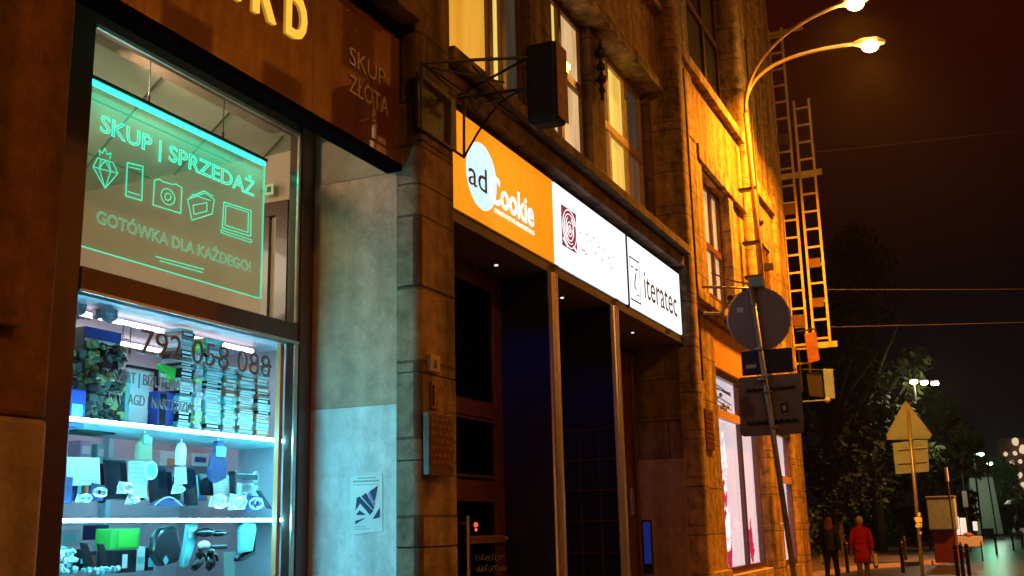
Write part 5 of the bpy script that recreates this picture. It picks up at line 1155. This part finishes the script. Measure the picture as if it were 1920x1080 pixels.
# ------------------------------------------------------------------ people
def skin(name, V_, E_, Rr, m_, parent, sub=2):
    me = bpy.data.meshes.new(name); me.from_pydata(V_, E_, []); me.materials.append(M[m_]); o = bpy.data.objects.new(name, me); col.objects.link(o); o.parent = parent
    sk = o.modifiers.new('skin', 'SKIN'); sk.use_smooth_shade = True
    for i, v in enumerate(me.skin_vertices[0].data if me.skin_vertices else []): pass
    if not me.skin_vertices:
        bm = bmesh.new(); bm.from_mesh(me); bm.verts.layers.skin.verify(); bm.to_mesh(me); bm.free()
    for i, v in enumerate(me.skin_vertices[0].data):
        r_ = Rr[i]; v.radius = r_ if isinstance(r_, tuple) else (r_, r_); v.use_root = (i == 0)
    s2 = o.modifiers.new('subsurf', 'SUBSURF'); s2.levels = sub; s2.render_levels = sub
    return o
def lathe(rings, n=16, fold=0):
    vs = []; fs = []; ztop = max(q[2] for q in rings); zb = min(q[2] for q in rings)
    for (cx_, cy_, cz_, rx, ry) in rings:
        k_ = fold*((ztop-cz_)/(ztop-zb))**1.3
        for t in range(n):
            f_ = 1+k_*(.5*math.sin(t/n*6.283*7+cz_*2)+.5*math.sin(t/n*6.283*4+1.3+cz_*5)); vs.append((cx_+rx*f_*math.cos(t/n*6.283), cy_+ry*f_*math.sin(t/n*6.283), cz_))
    for i in range(len(rings)-1):
        for j in range(n): fs.append((i*n+j, i*n+(j+1) % n, (i+1)*n+(j+1) % n, (i+1)*n+j))
    fs += [tuple(range(n)), tuple((len(rings)-1)*n+j for j in range(n))]
    return MB().add(vs, fs)
def person(label, loc, heading, H, coat, trous, hair, hairlen, coatlen, bag_side, bag_m, stride=.16):
    """local frame: +Y is where the person walks to, +X their right side"""
    o = thing('person', loc, label, 'person'); o.rotation_euler = (0, 0, heading); k = H/1.7
    V_ = [(0, 0, .92), (0, .0, 1.12), (0, .01, 1.32), (0, .01, 1.46), (0, .02, 1.53), (0, .03, 1.62)]
    Rr = [(.15, .10), (.13, .09), (.155, .095), (.06, .055), (.05, .05), (.078, .092)]
    E_ = [(0, 1), (1, 2), (2, 3), (3, 4), (4, 5)]
    def chain(root, pts, rs):
        last = root
        for p, r_ in zip(pts, rs): V_.append(p); Rr.append(r_); E_.append((last, len(V_)-1)); last = len(V_)-1
        return last
    for s in (-1, 1):
        f = stride*s
        chain(0, [(s*.09, 0, .86), (s*.10, f*.45, .48), (s*.10, f*.9-.03, .09), (s*.11, f*.9+.13, .035)], [.09, .06, .04, .032])
        hnd = chain(2, [(s*.19, 0, 1.39), (s*.24, -f*.4-.03, 1.12), (s*.25, -f*.8+.05, .88), (s*.25, -f*.8+.07, .80)], [.055, .042, .028, (.022, .036)])
        hx, hy, hz = V_[hnd]
        for fi, (dx, ln) in enumerate(((-.025, .060), (-.009, .072), (.008, .068), (.023, .052))):
            chain(hnd, [(hx+dx*.2, hy+dx*1.1, hz-.035), (hx+dx*.15-.008*s, hy+dx*1.1, hz-.035-ln)], [.011, .008])
        chain(hnd, [(hx-s*.012, hy+.035, hz-.01), (hx-s*.016, hy+.045, hz-.045)], [.012, .009])
    body = skin('body', [(x*k, y*k, z*k) for x, y, z in V_], E_, [tuple(q*k for q in r_) if isinstance(r_, tuple) else r_*k for r_ in Rr], 'skin', o)
    # face details
    fy_ = .03+.085
    MB().ball((0, fy_+.012, 1.605), .012, .018, .02, n=8).build('nose', 'skin', o, local=True, smooth=True)
    MB().ball((-.03, fy_-.002, 1.63), .010, n=8).ball((.03, fy_-.002, 1.63), .010, n=8).build('eyes', 'g_black', o, local=True)
    MB().ball((0, fy_+.0, 1.567), .022, .006, .006, n=8).build('mouth', 'frame_red', o, local=True)
    MB().ball((-.080, .02, 1.61), .012, .02, .03, n=8).ball((.080, .02, 1.61), .012, .02, .03, n=8).build('ears', 'skin', o, local=True, smooth=True)
    # trousers
    Vt = [(0, 0, .95)]; Et = []; Rt = [(.165, .115)]
    for s in (-1, 1):
        f = stride*s; last = 0
        for p, r_ in zip([(s*.09, 0, .84), (s*.10, f*.45, .48), (s*.10, f*.9-.03, .11)], [.105, .078, .062]):
            Vt.append(p); Rt.append((r_, r_)); Et.append((last, len(Vt)-1)); last = len(Vt)-1
    skin('trousers', Vt, Et, Rt, trous, o, 1)
    for s in (-1, 1):
        f = stride*s; MB().ball((s*.105, f*.9+.05, .045), .05, .13, .045, n=10).build('shoe', 'shoe', o, local=True, smooth=True)
    # coat: torso shell with sleeves
    hz = coatlen
    lathe([(0, 0, hz, .215, .165), (0, 0, (hz+1.0)/2, .20, .155), (0, 0, 1.02, .175, .135), (0, 0, 1.2, .18, .135), (0, .0, 1.34, .205, .13), (0, .005, 1.43, .15, .10), (0, .01, 1.49, .075, .075), (0, .015, 1.535, .07, .07)], 40, .13).build('coat', coat, o, local=True, smooth=True)
    Vc = [(0, 0, 1.36)]; Ec = []; Rc = [(.15, .10)]
    for s in (-1, 1):
        f = stride*s; last = 0
        for p, r_ in zip([(s*.19, 0, 1.385), (s*.245, -f*.4-.03, 1.12), (s*.255, -f*.8+.04, .87)], [.078, .064, .050]):
            Vc.append(p); Rc.append((r_, r_)); Ec.append((last, len(Vc)-1)); last = len(Vc)-1
    skin('sleeves', Vc, Ec, Rc, coat, o, 2)
    if coat == 'red':
        lathe([(0, 0, 1.035, .182, .142), (0, 0, 1.07, .180, .140)], 24).build('belt', cm('darkred', (.30, .006, .005), .8), o, local=True, smooth=True)
        MB().box(-.008, .008, -.170, -.150, coatlen+.01, .80).build('back_vent', 'darkred', o, local=True)
    # hair
    hb = MB(); hb.ball((0, .005, 1.645), .095, .105, .105, n=18, jitter=.03)
    if hairlen: 
        hb.add(*(lambda q: (q.v, q.f))(lathe([(0, -.045, 1.645, .098, .075), (0, -.06, 1.56, .115, .075), (0, -.075, 1.46, .12, .065), (0, -.085, 1.645-hairlen, .10, .045)], 16)))
    hb.build('hair', hair, o, local=True, smooth=True)
    # carrier bag in the hand
    s = bag_side; bx_, by_ = s*.27, -stride*s*.8+.07
    bgo = thing('carrier_bag', loc, 'white carrier bag held by '+('the person in the red coat' if coat == 'red' else ('the tiny person under the parasol' if 'tiny' in label else 'the person in the dark jacket')), 'bag')
    bgo.rotation_euler = (0, 0, heading)
    hs_ = .34 if coat == 'red' else .24
    MB().yz([(by_-.06, .79), (by_+.06, .79), (by_+.15, .76-hs_*.9), (by_+.02, .74-hs_), (by_-.14, .76-hs_*.85)], bx_-.03+.02*s, bx_+.05+.04*s).build('bag_body', bag_m, bgo, local=True, bevel=.02)
    MB().tube([(bx_, by_-.04, .78), (bx_, by_-.02, .83), (bx_, by_+.02, .83), (bx_, by_+.04, .78)], .006, 5).build('bag_handle', bag_m, bgo, local=True)
    return o
gx, gy = onG(1622, 1096); head = -math.atan2(gx, gy)
person('person in a long red coat with white hair walking away carrying a white bag', (gx, gy, 0.0), head+.12, 1.68, 'red', 'jeans', 'hairwhite', 0, .56, 1, 'bag', .14)
gx, gy = onG(1563, 1096); head = -math.atan2(gx, gy)
person('person in a dark jacket with long reddish hair walking away with a small white bag', (gx, gy, 0.0), head-.25, 1.66, 'navy', 'trouser', 'hairred', .30, .84, -1, 'bag', .16)
# distant walker under the parasol, and two by the pylon
qd = atD(1905, 975, 92)
person('tiny distant person in dark clothes below the parasol at the right edge', (qd.x, qd.y, 0.0), -math.atan2(qd.x, qd.y)+1.2, 1.7, 'navy', 'trouser', 'hairred', 0, .84, -1, 'bag', .1)

# ------------------------------------------------------------------ haze
hz = box(-12, 240, -30, 60, -1, 14.5).build('haze', 'white')
M['haze'] = bpy.data.materials.new('night_haze'); M['haze'].use_nodes = True
t = M['haze'].node_tree; t.nodes.remove(t.nodes['Principled BSDF']); pv_ = t.nodes.new('ShaderNodeVolumePrincipled')
pv_.inputs['Color'].default_value = (.9, .9, .92, 1); pv_.inputs['Density'].default_value = .00025; pv_.inputs['Anisotropy'].default_value = .8
t.links.new(pv_.outputs[0], t.nodes['Material Output'].inputs['Volume']); hz.data.materials.clear(); hz.data.materials.append(M['haze']); hz['kind'] = 'stuff'
